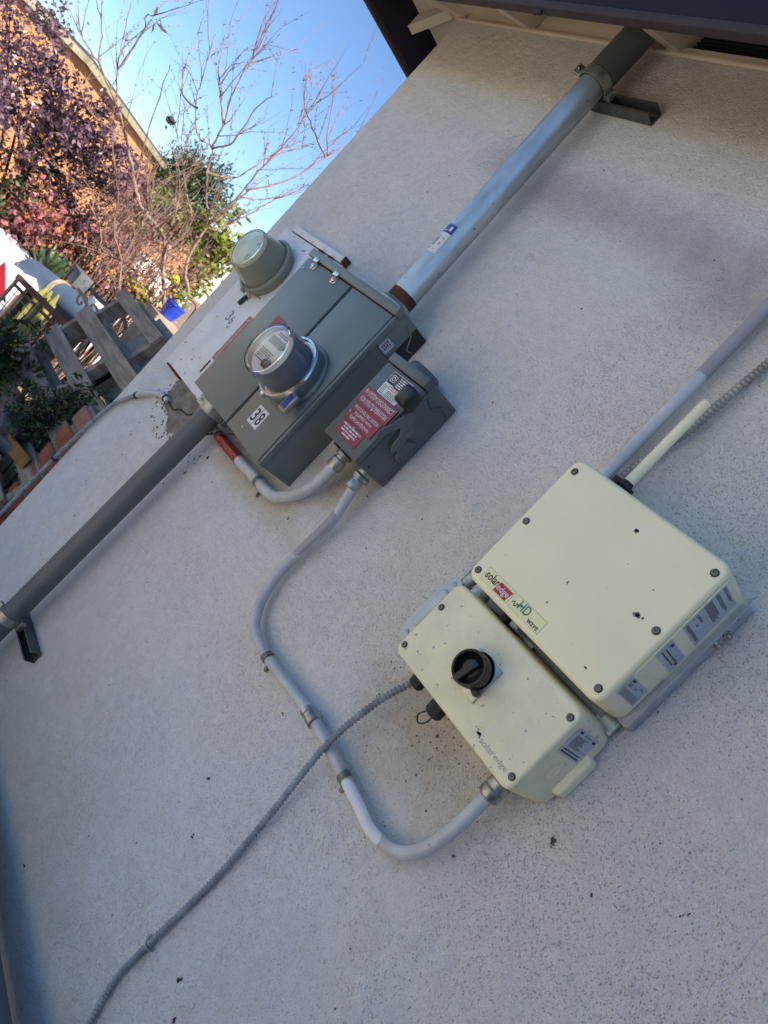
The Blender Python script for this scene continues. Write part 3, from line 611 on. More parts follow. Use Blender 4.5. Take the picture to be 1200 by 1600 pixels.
def strut(root_label, x0, x1, z, cat='strut channel', group=None, tilt=0.):
    """slotted C channel lying along x on the wall, open face out, 41 mm"""
    h = .0205; t_ = .0025
    prof = [(0, -h), (0, h), (-.041, h), (-.041, h-.0065), (-.034, h-.0065), (-.034, h-.0065+t_*.1), (-.041+t_, h-.0065), (-.041+t_, h-t_), (-t_, h-t_), (-t_, -h+t_), (-.041+t_, -h+t_), (-.041+t_, -h+.0065), (-.034, -h+.0065), (-.041, -h+.0065), (-.041, -h)]
    o = tag(bpy.data.objects.new('strut_channel', None), root_label, cat, group); sc.collection.objects.link(o); o.location = ((x0+x1)/2, 0, z)
    q = MB(); q.prism([(a, b2) for a, b2 in prof], lambda a, b2: (x0, a-.001, z+b2), (x1-x0, 0, 0))
    if tilt:
        c_ = Vector(((x0+x1)/2, 0, z))
        q.v = [c_+Matrix.Rotation(tilt, 3, 'Y') @ (p-c_) for p in q.v]
    q.build('channel', 'strutm', o)
    q = MB(); W_ = x1-x0
    for i in range(5): q.box((x0+W_*(.04+.2*i), -.0042, z-.0065), (x0+W_*(.04+.2*i)+W_*.12, -.0036, z+.0065), 0)
    q.build_each('slot_shade', 'grey_shadow', o)  # dark strips on the back, put in as shade inside the channel
    q = MB()
    for xx in (x0+.30*(x1-x0), x0+.8*(x1-x0)): q.lathe((xx, -.0036, z), FN, [(.011, 0), (.011, .002), (.007, .0022), (.007, .008), (.003, .0085)], 6)
    q.build_each('lag_bolt', 'zinc', o); return o
def pclamp(root_label, c_, r, group, rot=0.):
    o = thing('pipe_clamp', (c_[0], 0, c_[2]), root_label, 'pipe clamp', group)
    q = MB(); c_ = Vector(c_); n = 40; W = .016
    vs = []; fs = []
    for k in range(n):
        a = 2*math.pi*k/n
        for (rr, hz) in ((r+.0005, -W), (r+.0035, -W), (r+.0035, W), (r+.0005, W)): vs.append((c_.x+rr*math.sin(a), c_.y-rr*math.cos(a), c_.z+hz))
    for k in range(n):
        for j in range(4): fs.append((k*4+j, k*4+(j+1) % 4, ((k+1) % n)*4+(j+1) % 4, ((k+1) % n)*4+j))
    q.add(vs, fs)
    a = R(-58)
    d_ = Vector((math.sin(a), -math.cos(a), 0)); t_ = Vector((math.cos(a), math.sin(a), 0))
    for sgn in (-1, 1):
        bx = c_+d_*(r+.014)+t_*sgn*.005; q.box(bx-Vector((.0125, .0015, W)), bx+Vector((.0125, .0015, W)), .0008, 1, rot=Matrix.Rotation(math.atan2(d_.y, d_.x), 3, 'Z'))
    q.box((c_.x-r-.010, -.058, c_.z-W), (c_.x-r-.002+.012, -.040, c_.z+W), .002); q.box((c_.x+r-.010, -.060, c_.z-W), (c_.x+r+.008, -.038, c_.z+W), .002)
    q.build('band', 'zinc', o)
    q = MB(); p = c_+d_*(r+.017); q.tube([p-t_*.016, p+t_*.018], .0032, 10); q.lathe(p+t_*.006, t_, [(.0068, 0), (.0068, .006)], 6); q.lathe(p-t_*.012, t_, [(.0068, 0), (.0068, .005)], 6); q.build('clamp_bolt', 'bright', o)
    return o
strut('short galvanised strut channel holding the riser pipe under the eaves', -1.80, -1.560, 1.2025, group='strut channels on the wall')
pclamp('pipe clamp round the galvanised riser below the eaves', (-1.772, -.085, 1.205), .0475, 'pipe clamps')
strut('short strut channel under the lower blue grey pipe', -2.22, -1.965, -1.335, group='strut channels on the wall')
pclamp('pipe clamp on the blue grey pipe beside the long strut, low on the wall', (-2.140, -.085, -1.325), .0395, 'pipe clamps')
pclamp('pipe clamp at the top end of the blue grey pipe, by the cement patch', (-2.074, -.085, -.300), .0418, 'pipe clamps')

dn = thing('service_pipe', (-2.09, -.085, -.3), 'thick blue grey painted pipe running down from the grey panel', 'pipe')
q = MB(); B0, B1 = Vector((-2.076, -.085, -.345)), Vector((-2.172, -.085, -1.84)); q.tube([B0+(B1-B0)*t for t in (0, .3, .6, 1)], .0392, 40); q.build('pipe', 'pipe_grey', dn)
q = MB(); q.tube([Vector((-2.0755, -.085, -.352)), Vector((-2.073, -.085, -.2802))], .0415, 40); q.build('end_coupling', 'sleeve', dn)
for i_ in range(0): pass

# curved conduit from the lower pipe, under the panel, to the disconnect
def strap(root, p, ax, r, side, q=None):
    """one-hole strap: band over the conduit and an ear with a screw"""
    p = Vector(p); ax = Vector(ax).normalized(); out = Vector((0, -1, 0)); sd = Vector(side).normalized()
    q = MB(); n = 12; W = .008; vs = []; fs = []
    for k in range(n+1):
        a = math.pi*1.1*k/n-.05*math.pi; d_ = sd*math.cos(a)+out*math.sin(a)
        for (rr, h_) in ((r+.0003, -W), (r+.0025, -W), (r+.0025, W), (r+.0003, W)): vs.append(p+d_*rr+ax*h_)
    for k in range(n):
        for j in range(4): fs.append((k*4+j, k*4+(j+1) % 4, (k+1)*4+(j+1) % 4, (k+1)*4+j))
    fs += [(0, 1, 2, 3), (n*4+3, n*4+2, n*4+1, n*4)]
    q.add(vs, fs)
    wy = p.y; e = p+sd*(r+.014); e.y = -.003
    q.prism([(r-.002, -W), (r+.018, -W), (r+.026, -W*.4), (r+.026, W*.4), (r+.018, W), (r-.002, W)], lambda a, b2: Vector((p.x, -.0015, p.z))+sd*a+ax*b2, (0, -.0025, 0), bev=.0006, seg=1)
    q.box(Vector((p.x, -.002, p.z))+sd*(r+.0005)-Vector((.001, 0, .001)), Vector((p.x, p.y, p.z))+sd*(r+.002)+Vector((.001, 0, .001)))
    e = Vector((p.x, -.004, p.z))+sd*(r+.015)
    q.lathe(e, FN, [(.0055, 0), (.0055, .004), (.003, .005)], 6)
    q.build('strap', 'screwm', root)
c1 = thing('electrical_conduit', (-1.85, -.03, -.35), 'curved grey conduit with red wrap label below the grey panel', 'conduit')
P1 = [(-2.13, -.03, -.352), (-2.0, -.03, -.350), (-1.86, -.03, -.346), (-1.74, -.030, -.338), (-1.665, -.032, -.336), (-1.600, -.036, -.320), (-1.540, -.042, -.268), (-1.505, -.050, -.215), (-1.490, -.058, -.165), (-1.484, -.062, -.130)]
q = MB(); q.tube(P1, .0178, 20, smooth=8); q.build('pipe', 'emt', c1)
q = MB(); q.tube([(-2.035, -.03, -.3505), (-1.95, -.03, -.3485), (-1.862, -.03, -.346)], .0192, 24); 
q.text('PHOTOVOLTAIC', (-1.948, -.0495, -.349), (1, 0, .01), FZ, .15, .014, 1, th=.0003); q.build('red_wrap_label', ['redwrap', 'salmon'], c1)
q = MB(); q.lathe((-1.484, -.062, -.138), (0, 0, 1), [(.021, 0), (.023, .004), (.023, .030), (.019, .034), (.019, .04), (.026, .043), (.026, .052), (.018, .058)], 24); q.build('connector', 'zinc', c1)
strap(c1, (-1.712, -.031, -.337), (1, 0, .03), .0182, (0.05, 0, -1))
q = MB(); q.tube([(-1.735, -.031, -.3385), (-1.700, -.031, -.337)], .0195, 20); q.build('sleeve_joint', 'emt', c1)
q = MB(); q.tube([(-2.10, -.05, -.360), (-2.085, -.062, -.395), (-2.055, -.055, -.375), (-2.02, -.05, -.345), (-1.96, -.06, -.315), (-1.90, -.07, -.285)], .0035, 8, smooth=6); q.tube([(-2.085, -.062, -.395), (-2.07, -.05, -.41)], .006, 8); q.build('bonding_wire', 'darkrub', c1)

c2 = thing('electrical_conduit', (-1.1, -.03, -.6), 'long looping pale grey conduit from red placard switch to cream box', 'conduit')
P2 = [(-1.378, -.058, -.108), (-1.370, -.055, -.16), (-1.360, -.045, -.235), (-1.375, -.033, -.326), (-1.384, -.030, -.41), (-1.380, -.030, -.475), (-1.355, -.030, -.545), (-1.310, -.030, -.590), (-1.240, -.030, -.606), (-1.148, -.030, -.601), (-1.06, -.03, -.593), (-.973, -.030, -.586), (-.879, -.030, -.589), (-.788, -.030, -.594), (-.712, -.030, -.599), (-.665, -.030, -.604), (-.612, -.034, -.592), (-.568, -.042, -.563), (-.542, -.050, -.520), (-.530, -.056, -.47), (-.524, -.06, -.41), (-.524, -.06, -.345)]
CR_ = .0147
Pc = catmull([Vector(p) for p in P2], 8)
q = MB(); q.tube(Pc, CR_, 22); q.build('pipe', 'emt', c2)
# thin stucco-coloured overspray skins on two stretches
def skin(i0, i1, a0, a1, m_, nm, rr=.0006):
    q = MB(); seg = Pc[i0:i1]; vs = []; fs = []; n = 8; rn2 = random.Random(i0)
    for i, p in enumerate(seg):
        t = (seg[min(i+1, len(seg)-1)]-seg[max(i-1, 0)]).normalized(); o_ = Vector((0, -1, 0)); o_ = (o_-t*o_.dot(t)).normalized(); s2 = t.cross(o_)
        k_ = min(1, 3.2*math.sin(math.pi*(i+.6)/(len(seg)+.2))); am = (a0+a1)/2; hw = (a1-a0)/2*k_
        for j in range(n+1):
            a = R(am-hw+2*hw*j/n+(rn2.uniform(-3, 3) if j in (0, n) else 0)); vs.append(p+(o_*math.cos(a)+s2*math.sin(a))*(CR_+rr))
    for i in range(len(seg)-1):
        for j in range(n): a_ = i*(n+1)+j; fs.append((a_, a_+1, a_+n+2, a_+n+1))
    q.add(vs, fs); q.build(nm, m_, c2, sharp=80)
skin(14, 30, -70, 60, 'pvc_dark', 'overspray_patch'); skin(104, 128, -75, 75, 'whitebox', 'peeling_label')
q = MB(); q.lathe((-1.379, -.060, -.120), (0, 0, 1), [(.0175, -.02), (.020, -.018), (.020, .002), (.018, .006), (.018, .012), (.026, .014), (.026, .026), (.02, .032), (.02, .042)], 24); q.build('connector', 'zinc', c2)
q = MB(); q.lathe((-.998, -.03, -.588), (1, 0, .02), [(.0150, 0), (.0188, .003), (.0188, .014), (.0168, .016), (.0168, .026), (.0200, .028), (.0200, .046), (.0150, .050)], 24); q.build('coupling', 'zinc', c2)
strap(c2, (-1.20, -.03, -.6045), (1, 0, .03), .0149, (0, 0, -1)); strap(c2, (-.792, -.03, -.5935), (1, 0, -.04), .0149, (0.02, 0, -1))
q = MB(); q.lathe((-.524, -.060, -.352), (0, 0, 1), [(.018, 0), (.023, .003), (.0245, .006), (.0245, .020), (.021, .023), (.024, .026), (.024, .040), (.02, .044), (.02, .058)], 20); q.build('gland_nut', 'zinc', c2)

fx1 = thing('flexible_conduit', (-.86, -.02, -.9), 'long corrugated grey flexible conduit sagging down the wall below the cream box', 'flexible conduit', 'corrugated conduits on the wall')
q = hose([(-.815, -.062, -.290), (-.824, -.060, -.337), (-.846, -.060, -.404), (-.861, -.058, -.481), (-.870, -.056, -.572), (-.870, -.042, -.678), (-.868, -.022, -.807), (-.859, -.012, -1.001), (-.861, -.012, -1.136), (-.864, -.012, -1.260), (-.863, -.012, -1.363), (-.832, -.012, -1.468), (-.80, -.012, -1.6), (-.78, -.012, -1.79)], .0076, .0104, .0019, 12); q.build('hose', 'flex', fx1)
q = MB(); q.lathe((-.820, -.061, -.312), (-.1, 0, 1), [(.0105, -.012), (.013, -.01), (.013, .02)], 18); q.build('connector', 'zinc', fx1)
q = MB(); q.box((-.885, -.008, -1.245), (-.872, -.001, -1.232), .002); q.lathe((-.879, -.008, -1.238), FN, [(.005, 0), (.004, .004)], 6); q.tube([(-.878, -.004, -1.24), (-.873, -.016, -1.241), (-.863, -.0225, -1.243), (-.853, -.016, -1.245), (-.851, -.003, -1.246)], .003, 8, smooth=4); q.build('strap', 'flex', fx1)
fx2 = thing('flexible_conduit', (-.8, -.02, .5), 'corrugated grey flexible conduit rising from the big cream box behind the antenna', 'flexible conduit', 'corrugated conduits on the wall')
q = hose([(-.822, -.030, .262), (-.822, -.026, .329), (-.812, -.022, .40), (-.792, -.02, .480), (-.784, -.02, .555), (-.776, -.02, .636), (-.769, -.02, .695), (-.76, -.02, .82), (-.755, -.02, 1.0), (-.75, -.02, 1.42)], .0092, .0110, .0018, 12); q.build('hose', 'flex', fx2)
fx3 = thing('flexible_conduit', (-2.8, -.02, -.8), 'thin corrugated conduit running down the wall corner from the cement patch', 'flexible conduit', 'corrugated conduits on the wall')
q = hose([(-2.648, -.014, -.520), (-2.741, -.015, -.631), (-2.775, -.015, -.78), (-2.799, -.015, -.971), (-2.812, -.015, -1.14), (-2.822, -.014, -1.31), (-2.826, -.014, -1.55), (-2.83, -.014, -1.85)], .0082, .0105, .0013, 12); q.build('hose', 'flex', fx3)
q = MB(); q.tube([(-2.452, -.012, -.430), (-2.475, -.016, -.432), (-2.515, -.018, -.440), (-2.557, -.017, -.458), (-2.605, -.016, -.487), (-2.652, -.015, -.524)], .0112, 14, smooth=6); q.build('lead_end', 'emt', fx3)
q = MB()
for (x, z, d_) in ((-2.646, -.518, (-.7, 0, -.72)), (-2.797, -.965, (-.1, 0, -1)), (-2.468, -.432, (-1, 0, 0))): q.lathe((x, -.015, z), d_, [(.0135, 0), (.0135, .010)], 16)
q.build_each('strap', 'darkrub', fx3)
q = MB(); q.tube([(-2.455, -.008, -.432), (-2.40, -.005, -.436), (-2.36, -.004, -.412), (-2.31, -.004, -.405), (-2.27, -.005, -.38)], .0028, 8, smooth=5); q.build('loose_wire', 'darkrub', fx3)

pv = thing('riser_conduit', (-.858, -.03, .5), 'smooth blue white conduit rising from the top of the big cream box', 'conduit')
q = MB(); q.tube([(-.857, -.030, .262), (-.8575, -.030, .500), (-.858, -.030, .612)], .0149, 24); q.build('pipe', 'pvc', pv)
q = MB(); q.tube([(-.858, -.030, .600), (-.859, -.030, .79), (-.861, -.03, 1.42)], .0158, 24); q.build('overpainted_sleeve', 'pvc_dark', pv)

# antenna on its gland
an = thing('antenna', (-.772, -.082, .29), 'slim cream stick antenna standing on top of the big cream box', 'antenna')
q = MB(); q.lathe((-.7715, -.082, .304), (-.005, 0, 1), [(.0125, 0), (.0125, .012), (.0118, .02), (.0112, .12), (.0105, .222), (.009, .229), (.004, .232)], 24); q.build('stick', 'cream', an)
q = MB(); q.lathe((-.7715, -.082, .270), (0, 0, 1), [(.011, 0), (.011, .018), (.022, .019), (.022, .024), (.014, .026), (.012, .034)], 20); q.box((-.802, -.094, .272), (-.784, -.070, .300), .002); q.build('mount', 'darkrub', an)

# ------------------------------------------------------------------ big inverter
inv = thing('solar_inverter', (-.653, 0, .1), 'large cream solar inverter box with logo stickers and six bolts', 'inverter')
IX0, IX1, IZ0, IZ1, IY = -.848, -.458, -.069, .269, -.172
def rrect(x0, x1, z0, z1, r, n=6):
    out = []
    for (cx_, cz_, a0) in ((x1-r, z1-r, 0), (x0+r, z1-r, 90), (x0+r, z0+r, 180), (x1-r, z0+r, 270)):
        for i in range(n+1):
            a = R(a0+90*i/n); out.append((cx_+r*math.cos(a), cz_+r*math.sin(a)))
    return out
def shell(q, x0, x1, z0, z1, r, yfront, yback, draft, er=.010, mi=0, n=6):
    """rounded-corner tub: front edge rolled over, sides flaring by draft towards the back"""
    steps = [(er, 0.0)]
    for i in range(1, 6): a = math.pi/2*i/5; steps.append((er*(1-math.sin(a)), er*(1-math.cos(a))))
    rings = [(ins, yfront+dy) for ins, dy in steps]+[(-draft*.5, (yfront+yback)/2), (-draft, yback)]
    vs = []; fs = []; N = 0
    for ins, y in rings:
        iz = ins if ins > 0 else ins*.15; pts = rrect(x0+ins, x1-ins, z0+iz, z1-iz, max(r-ins, .004), n); N = len(pts); vs += [(a, y, b2) for a, b2 in pts]
    for i in range(len(rings)-1):
        for k in range(N): fs.append((i*N+k, (i+1)*N+k, (i+1)*N+(k+1) % N, i*N+(k+1) % N))
    fs.append(tuple(range(N))); fs.append(tuple((len(rings)-1)*N+k for k in range(N-1, -1, -1)))
    q.add(vs, fs, mi); return q
q = MB(); shell(q, IX0, IX1, IZ0, IZ1, .024, IY, -.046, .006); q.build('cover', 'cream', inv)
q = MB(); shell(q, IX0+.004, IX1+.001, IZ0+.006, IZ1-.006, .02, -.075, -.030, .002, er=.003); q.build('heat_sink_body', 'cream_side', inv)
q = MB(); q.prism([(-.160, .019), (-.012, .057), (-.010, .242), (-.020, .258), (-.160, .250)], lambda a, b2: (IX1+.0008+(.160+a)*.040, a, b2), (.0022, 0, 0), bev=.001, seg=1); q.build('side_skirt', 'cream', inv)
q = MB()
prof_b = [(IX0+.04, -.010), (IX1+.030, -.010)]
q.box((IX0+.03, -.012, -.062), (IX1+.018, -.003, .256), .001); q.box((IX1+.0185, -.046, -.063), (IX1+.0215, -.003, .256), .001); q.box((IX1-.010, -.040, -.066), (IX1+.018, -.0365, .25), .001)
q.box((IX0+.1, -.03, -.085), (IX1-.03, -.012, -.060), .002); q.build('wall_bracket', 'alu', inv)
q = MB(); q.box((-.79, -.03, -.096), (-.69, -.02, -.07), .002); q.box((-.50, -.028, -.10), (-.455, -.012, -.066), .002); q.build_each('bracket_tab', 'zinc', inv)
def bolt(root, x, y, z, r=.0068):
    q = MB(); q.lathe((x, y-.0003, z), FN, [(r*1.18, 0), (r*1.18, .0006), (r*1.02, .0008)], 20, mi=1); q.lathe((x, y-.0006, z), FN, [(r*.92, 0), (r*.92, .0016), (r*.78, .0026), (r*.42, .0028), (r*.38, .0006), (0, .0006)], 20); q.build('screw', ['screwm', 'grey_shadow'], root)
for (x, z) in ((-.828, .238), (-.829, .096), (-.830, -.046), (-.477, .241), (-.478, .099), (-.478, -.044)): bolt(inv, x, IY, z)
for (z) in (.190, .164):
    q = MB(); q.lathe((IX1+.0235, -.030, z), (1, 0, 0), [(.0085, 0), (.0085, .002), (.0055, .0022), (.0055, .010), (.003, .011)], 12); q.lathe((IX1+.0235, -.030, z), (0, -1, 0), [(.004, 0), (.004, .012)], 8); q.build('ground_bolt', 'zinc', inv)
YS = IY-.0004
def framed(q, x0, x1, z0, z1, y, bg, line, lw=.0006):
    q.box((x0, y, z0), (x1, y+.0003, z1), 0, mi=bg)
    for (a, b2, c3, d_) in ((x0, x1, z1-lw, z1), (x0, x1, z0, z0+lw), (x0, x0+lw, z0, z1), (x1-lw, x1, z0, z1)): q.quad(((a+b2)/2, y-.0001, (c3+d_)/2), FX, FZ, b2-a, d_-c3, line, .0001)
q = MB(); framed(q, -.813, -.728, -.055, -.0235, YS, 0, 3)
q.text('solar', (-.7885, YS-.0002, -.0365), FX, FZ, .038, .0185, 1, bold=.012); q.quad((-.809, YS-.0002, -.040), (1, 0, .5), (-.5, 0, 1), .0012, .006, 1)
q.add([(-.772, YS-.0004, -.0535), (-.7345, YS-.0004, -.0535), (-.731, YS-.0004, -.030), (-.7685, YS-.0004, -.030)], [(0, 1, 2, 3)], 2)
q.text('edge', (-.7515, YS-.0005, -.0425), FX, FZ, .034, .0180, 4, bold=.012); q.build('name_sticker', ['logo_bg', 'ink', 'redink', 'olive', 'white'], inv)
q = MB(); framed(q, -.722, -.634, -.055, -.0235, YS, 0, 3)
q.text('HD', (-.6895, YS-.0002, -.0355), FX, FZ, .030, .0200, 2, bold=.014); q.text('wave', (-.6545, YS-.0002, -.0475), FX, FZ, .030, .0085, 1, bold=.008)
rn = random.Random(5)
for i in range(18): q.quad((-.7195+i*.0009+rn.uniform(-.0008, .0008), YS-.0002, -.0425+.0035*math.sin(i*.55)+rn.uniform(-.0008, .0008)), FX, FZ, .0022, .0022, 2)
for i in range(6): q.quad((-.7015+i*.0012, YS-.0003, -.0395+rn.uniform(-.002, .002)), FX, FZ, .0014, .0014, 2)
q.build('technology_sticker', ['logo_bg', 'ink', 'greenink', 'olive'], inv)
XS = IX1+.0058
def side_label(root, name, x, y0, y1, z0, z1, fn, tilt=0.):
    q = MB(); q.box((x-.0010, y0, z0), (x, y1, z1), 0); fn(q, x+.0002, (y0+y1)/2, (z0+z1)/2, y1-y0, z1-z0)
    q.v = [Vector((v.x+(v.y-y0)*tilt, v.y, v.z)) for v in q.v]; return q.build(name, ['label', 'ink'], root)
def L1(q, x, cy, cz, w_, h_):
    for k, (dz, n_) in enumerate(((.44, 3), (.28, 4), (.07, 9))): q.scribble((x, cy-w_*.04, cz+h_*dz), SX, SZ, w_*.82, h_*(.04*n_*.5), n_, 1, seed=40+k, fill=.5)
    q.scribble((x, cy-.2*w_, cz-.17*h_), SX, SZ, w_*.4, h_*.05, 2, 1, seed=45); q.text('c     us', (x, cy-.25*w_, cz-.27*h_), SX, SZ, w_*.35, h_*.045, 1); q.scribble((x, cy, cz-h_*.42), SX, SZ, w_*.86, h_*.07, 3, 1, seed=46, ragged=.05)
def L2(q, x, cy, cz, w_, h_):
    q.text('RECOGNIZED', (x, cy+.02*w_, cz+.02*h_), SX, SZ, w_*.66, h_*.11, 1) if 0 else q.scribble((x, cy, cz+.02*h_), SX, SZ, w_*.7, h_*.13, 1, 1, seed=50)
    q.scribble((x, cy, cz-.2*h_), SX, SZ, w_*.74, h_*.13, 1, 1, seed=51); q.quad((x, cy-w_*.28, cz+h_*.36), SX, SZ, w_*.12, h_*.16, 1); q.scribble((x, cy-.33*w_, cz+.22*h_), SX, SZ, w_*.18, h_*.06, 1, 1, seed=52); q.quad((x, cy+w_*.4, cz-h_*.05), SX, SZ, w_*.09, h_*.15, 1)
def L3(q, x, cy, cz, w_, h_):
    for i in range(4): q.quad((x, cy-.02*w_, cz-h_*(.12+.09*i)), SX, SZ, w_*.86, h_*.03, 1)
    q.quad((x, cy-.3*w_, cz+.38*h_), SX, SZ, w_*.16, h_*.14, 1); q.text('c    us', (x, cy-.1*w_, cz+.16*h_), SX, SZ, w_*.36, h_*.12, 1); q.scribble((x, cy-.3*w_, cz+.15*h_), SX, SZ, w_*.2, h_*.2, 4, 1, seed=55); q.scribble((x, cy+.3*w_, cz+.3*h_), SX, SZ, w_*.25, h_*.1, 2, 1, seed=56)
side_label(inv, 'rating_label', IX1+.0036, -.158, -.060, .133, .240, L1, .042); side_label(inv, 'caution_label', IX1+.0036, -.158, -.056, .066, .107, L2, .042); side_label(inv, 'serial_label', IX1+.0022, -.156, -.062, -.027, .014, L3, .046)
q = MB(); rnd = random.Random(8)
for (x, z, a, b2) in ((-.637, .217, .006, .005), (-.521, .099, .008, .006), (-.603, .159, .0012, .001), (-.534, .151, .0022, .0012), (-.664, .058, .0016, .004), (-.666, .004, .0016, .003), (-.522, -.034, .005, .002), (-.807, .016, .001, .001), (-.511, .10, .003, .003), (-.60, .10, .0008, .0008), (-.57, -.02, .001, .0006), (-.83, .15, .0007, .0007)):
    for k_ in range(3): blob(q, x+rnd.uniform(-a, a)*.4, z+rnd.uniform(-b2, b2)*.4, a*.7, b2*.7, rnd, y=IY, th=-.0003)
q.build('paint_stain', 'bare', inv, smooth=False)

# ------------------------------------------------------------------ safety switch box
sw = thing('safety_switch_box', (-.665, 0, -.2), 'smaller cream switch box with black rotary knob under the inverter', 'switch box')
WX0, WX1, WZ0, WZ1, WY = -.860, -.470, -.296, -.092, -.150
q = MB(); shell(q, WX0, WX1, WZ0, WZ1, .020, WY, -.010, .018, er=.008); q.build('cover', 'cream_rough', sw)
q = MB(); shell(q, WX0+.006, WX1+.031, WZ0+.045, WZ1-.060, .012, -.036, -.004, .001, er=.005); q.box((WX0+.05, -.03, WZ0+.06), (WX1-.05, -.002, WZ1-.03), .002)
q.build('back_body', 'cream', sw)
for (x, z) in ((-.845, -.159), (-.846, -.272), (-.485, -.1175), (-.484, -.269)): bolt(sw, x, WY, z, .0064)
kn = MB(); kn.box((-.710, WY-.0045, -.240), (-.638, WY-.0002, -.154), .0008); kn.build('switch_plate', 'zinc', sw)
kx, kz = -.676, -.192
q = MB()
q.lathe((kx, WY-.0045, kz), FN, [(.030, 0), (.030, .012), (.0375, .014), (.0380, .018), (.0380, .038), (.0368, .041), (.0325, .041), (.0315, .037), (.0312, .020), (0, .020)], 48)
q.box((kx+.026, WY-.030, kz-.031), (kx+.043, WY-.012, kz-.019), .002, rot=Matrix.Rotation(R(20), 3, 'Y')); knob_p = q.build('rotary_knob', 'black', sw)
q = MB(); q.box((kx-.0085, WY-.046, kz-.036), (kx+.0085, WY-.022, kz+.022), .004, 3, rot=Matrix.Rotation(R(12), 3, 'Y')); q.lathe((kx, WY-.024, kz), FN, [(.0305, 0), (.0305, .004), (.020, .010), (.018, .012)], 32); q.build('knob_grip', 'black', knob_p)
q = MB(); q.lathe((kx-.004, WY-.0047, kz+.002), FN, [(.0375, 0), (.0385, .0006), (.0395, 0)], 40); q.build('knob_gasket', 'grey_shadow', sw)
# embossed name, worn through
q = MB(); q.text('solar', (-.556, WY-.0002, -.270), FX, FZ, .040, .013, 0, bold=.006); q.text('edge', (-.516, WY-.0002, -.271), FX, FZ, .036, .014, 0, bold=.006)
q.build('embossed_name', mat('worn_relief', (.50, .475, .37, 1), .7), sw)
q = MB()
for (x, z, a, b2) in ((-.586, -.266, .006, .005), (-.593, -.262, .002, .002), (-.58, -.27, .003, .002), (-.60, -.262, .0016, .001), (-.59, -.255, .001, .001), (-.655, -.148, .002, .0014), (-.567, -.19, .001, .001), (-.588, -.278, .0016, .001), (-.576, -.262, .0015, .001)):
    for k_ in range(3): blob(q, x+rnd.uniform(-a, a)*.5, z+rnd.uniform(-b2, b2)*.5, a*.7, b2*.7, rnd, y=WY, th=-.0003)
q.build('paint_stain', 'bare', sw, smooth=False)
XW = WX1+.0049-.0008
def L4(q, x, cy, cz, w_, h_):
    q.scribble((x, cy-.1*w_, cz+.05*h_), SX, SZ, w_*.6, h_*.45, 8, 1, seed=60, fill=.45); q.quad((x, cy-.05*w_, cz-.30*h_), SX, SZ, w_*.8, h_*.04, 1); q.quad((x, cy-.05*w_, cz-.41*h_), SX, SZ, w_*.84, h_*.05, 1)
    q.quad((x, cy-.33*w_, cz+.40*h_), SX, SZ, w_*.14, h_*.09, 1); q.text('c  us', (x, cy+.34*w_, cz-.12*h_), SX, SZ, w_*.2, h_*.06, 1); q.quad((x, cy+.36*w_, cz+.34*h_), SX, SZ, w_*.14, h_*.09, 1); q.scribble((x, cy, cz+.38*h_), SX, SZ, w_*.3, h_*.05, 1, 1, seed=62)
side_label(sw, 'rating_label', WX1+.0042, -.128, -.042, -.178, -.118, L4, .128)
q = MB(); q.lathe((WX1+.0088, -.084, -.217), (1, -.128, 0), [(.0165, 0), (.0165, .0009), (.0158, .0012), (.0150, .0009), (.0150, -.0006), (0, -.0006)], 32); q.build('knockout_ring', 'cream', sw)
q = MB(); q.lathe((-.792, -.092, -.290), (0, 0, -1), [(.016, 0), (.016, .010), (.0185, .012), (.018, .030), (.013, .036)], 8); q.build('cable_gland', 'darkrub', sw)
q = MB(); q.lathe((-.712, -.098, -.290), (0, 0, -1), [(.019, 0), (.019, .012), (.0225, .014), (.0215, .036), (.014, .043)], 8); q.tube([(-.722, -.098, -.328), (-.735, -.098, -.352), (-.722, -.098, -.364), (-.709, -.098, -.350), (-.707, -.098, -.332)], .0018, 8, smooth=6); q.build('cable_gland', 'darkrub', sw)

# conduit body and nipple between inverter and switch box
lb = thing('conduit_fitting', (-.905, 0, -.19), 'pale blue oval conduit body with domed lid beside the switch box', 'conduit fitting')
def oval(cx_, cz_, hw, hl, n=20, tilt=0.):
    out = []
    for k in range(n):
        a = 2*math.pi*k/n; px, pz = hw*math.cos(a), (hl-hw)*(1 if math.sin(a) > 0 else -1)*min(1, abs(math.sin(a))*3)+hw*math.sin(a); out.append((cx_+px*math.cos(tilt)-pz*math.sin(tilt), cz_+px*math.sin(tilt)+pz*math.cos(tilt)))
    return out
LT = R(-2.0)
q = MB(); q.prism(oval(-.905, -.185, .021, .088, 28, LT), XZ(-.012), (0, -.068, 0), bev=.003, ends='caps'); q.tube([(-.905, -.045, -.12), (-.905, -.045, .0)], .019, 20); q.build('body', 'zinc', lb)
q = MB(); q.prism(oval(-.905, -.185, .023, .092, 28, LT), XZ(-.0805), (0, -.006, 0), bev=.002, ends='caps'); q.prism(oval(-.905, -.186, .013, .055, 24, LT), XZ(-.0865), (0, -.008, 0), bev=.006, ends='far', seg=3); q.build('lid', 'pvc', lb)
q = MB()
for z in (-.262, -.109): q.lathe((-.9055+(z+.185)*.02, -.0866, z), FN, [(.0055, 0), (.005, .002), (.002, .003)], 14)
q.build_each('lid_screw', 'zinc', lb)
np_ = thing('conduit_nipple', (-.83, -.06, -.09), 'short blue white conduit stub between inverter and switch box', 'conduit')
q = MB(); q.tube([(-.848, -.07, -.106), (-.848, -.07, -.058)], .021, 24); q.build('stub', 'pvc', np_)
q = MB(); q.lathe((-.848, -.07, -.088), (0, 0, 1), [(.0235, 0), (.0235, .008)], 24); q.build('lock_ring', 'zinc', np_)
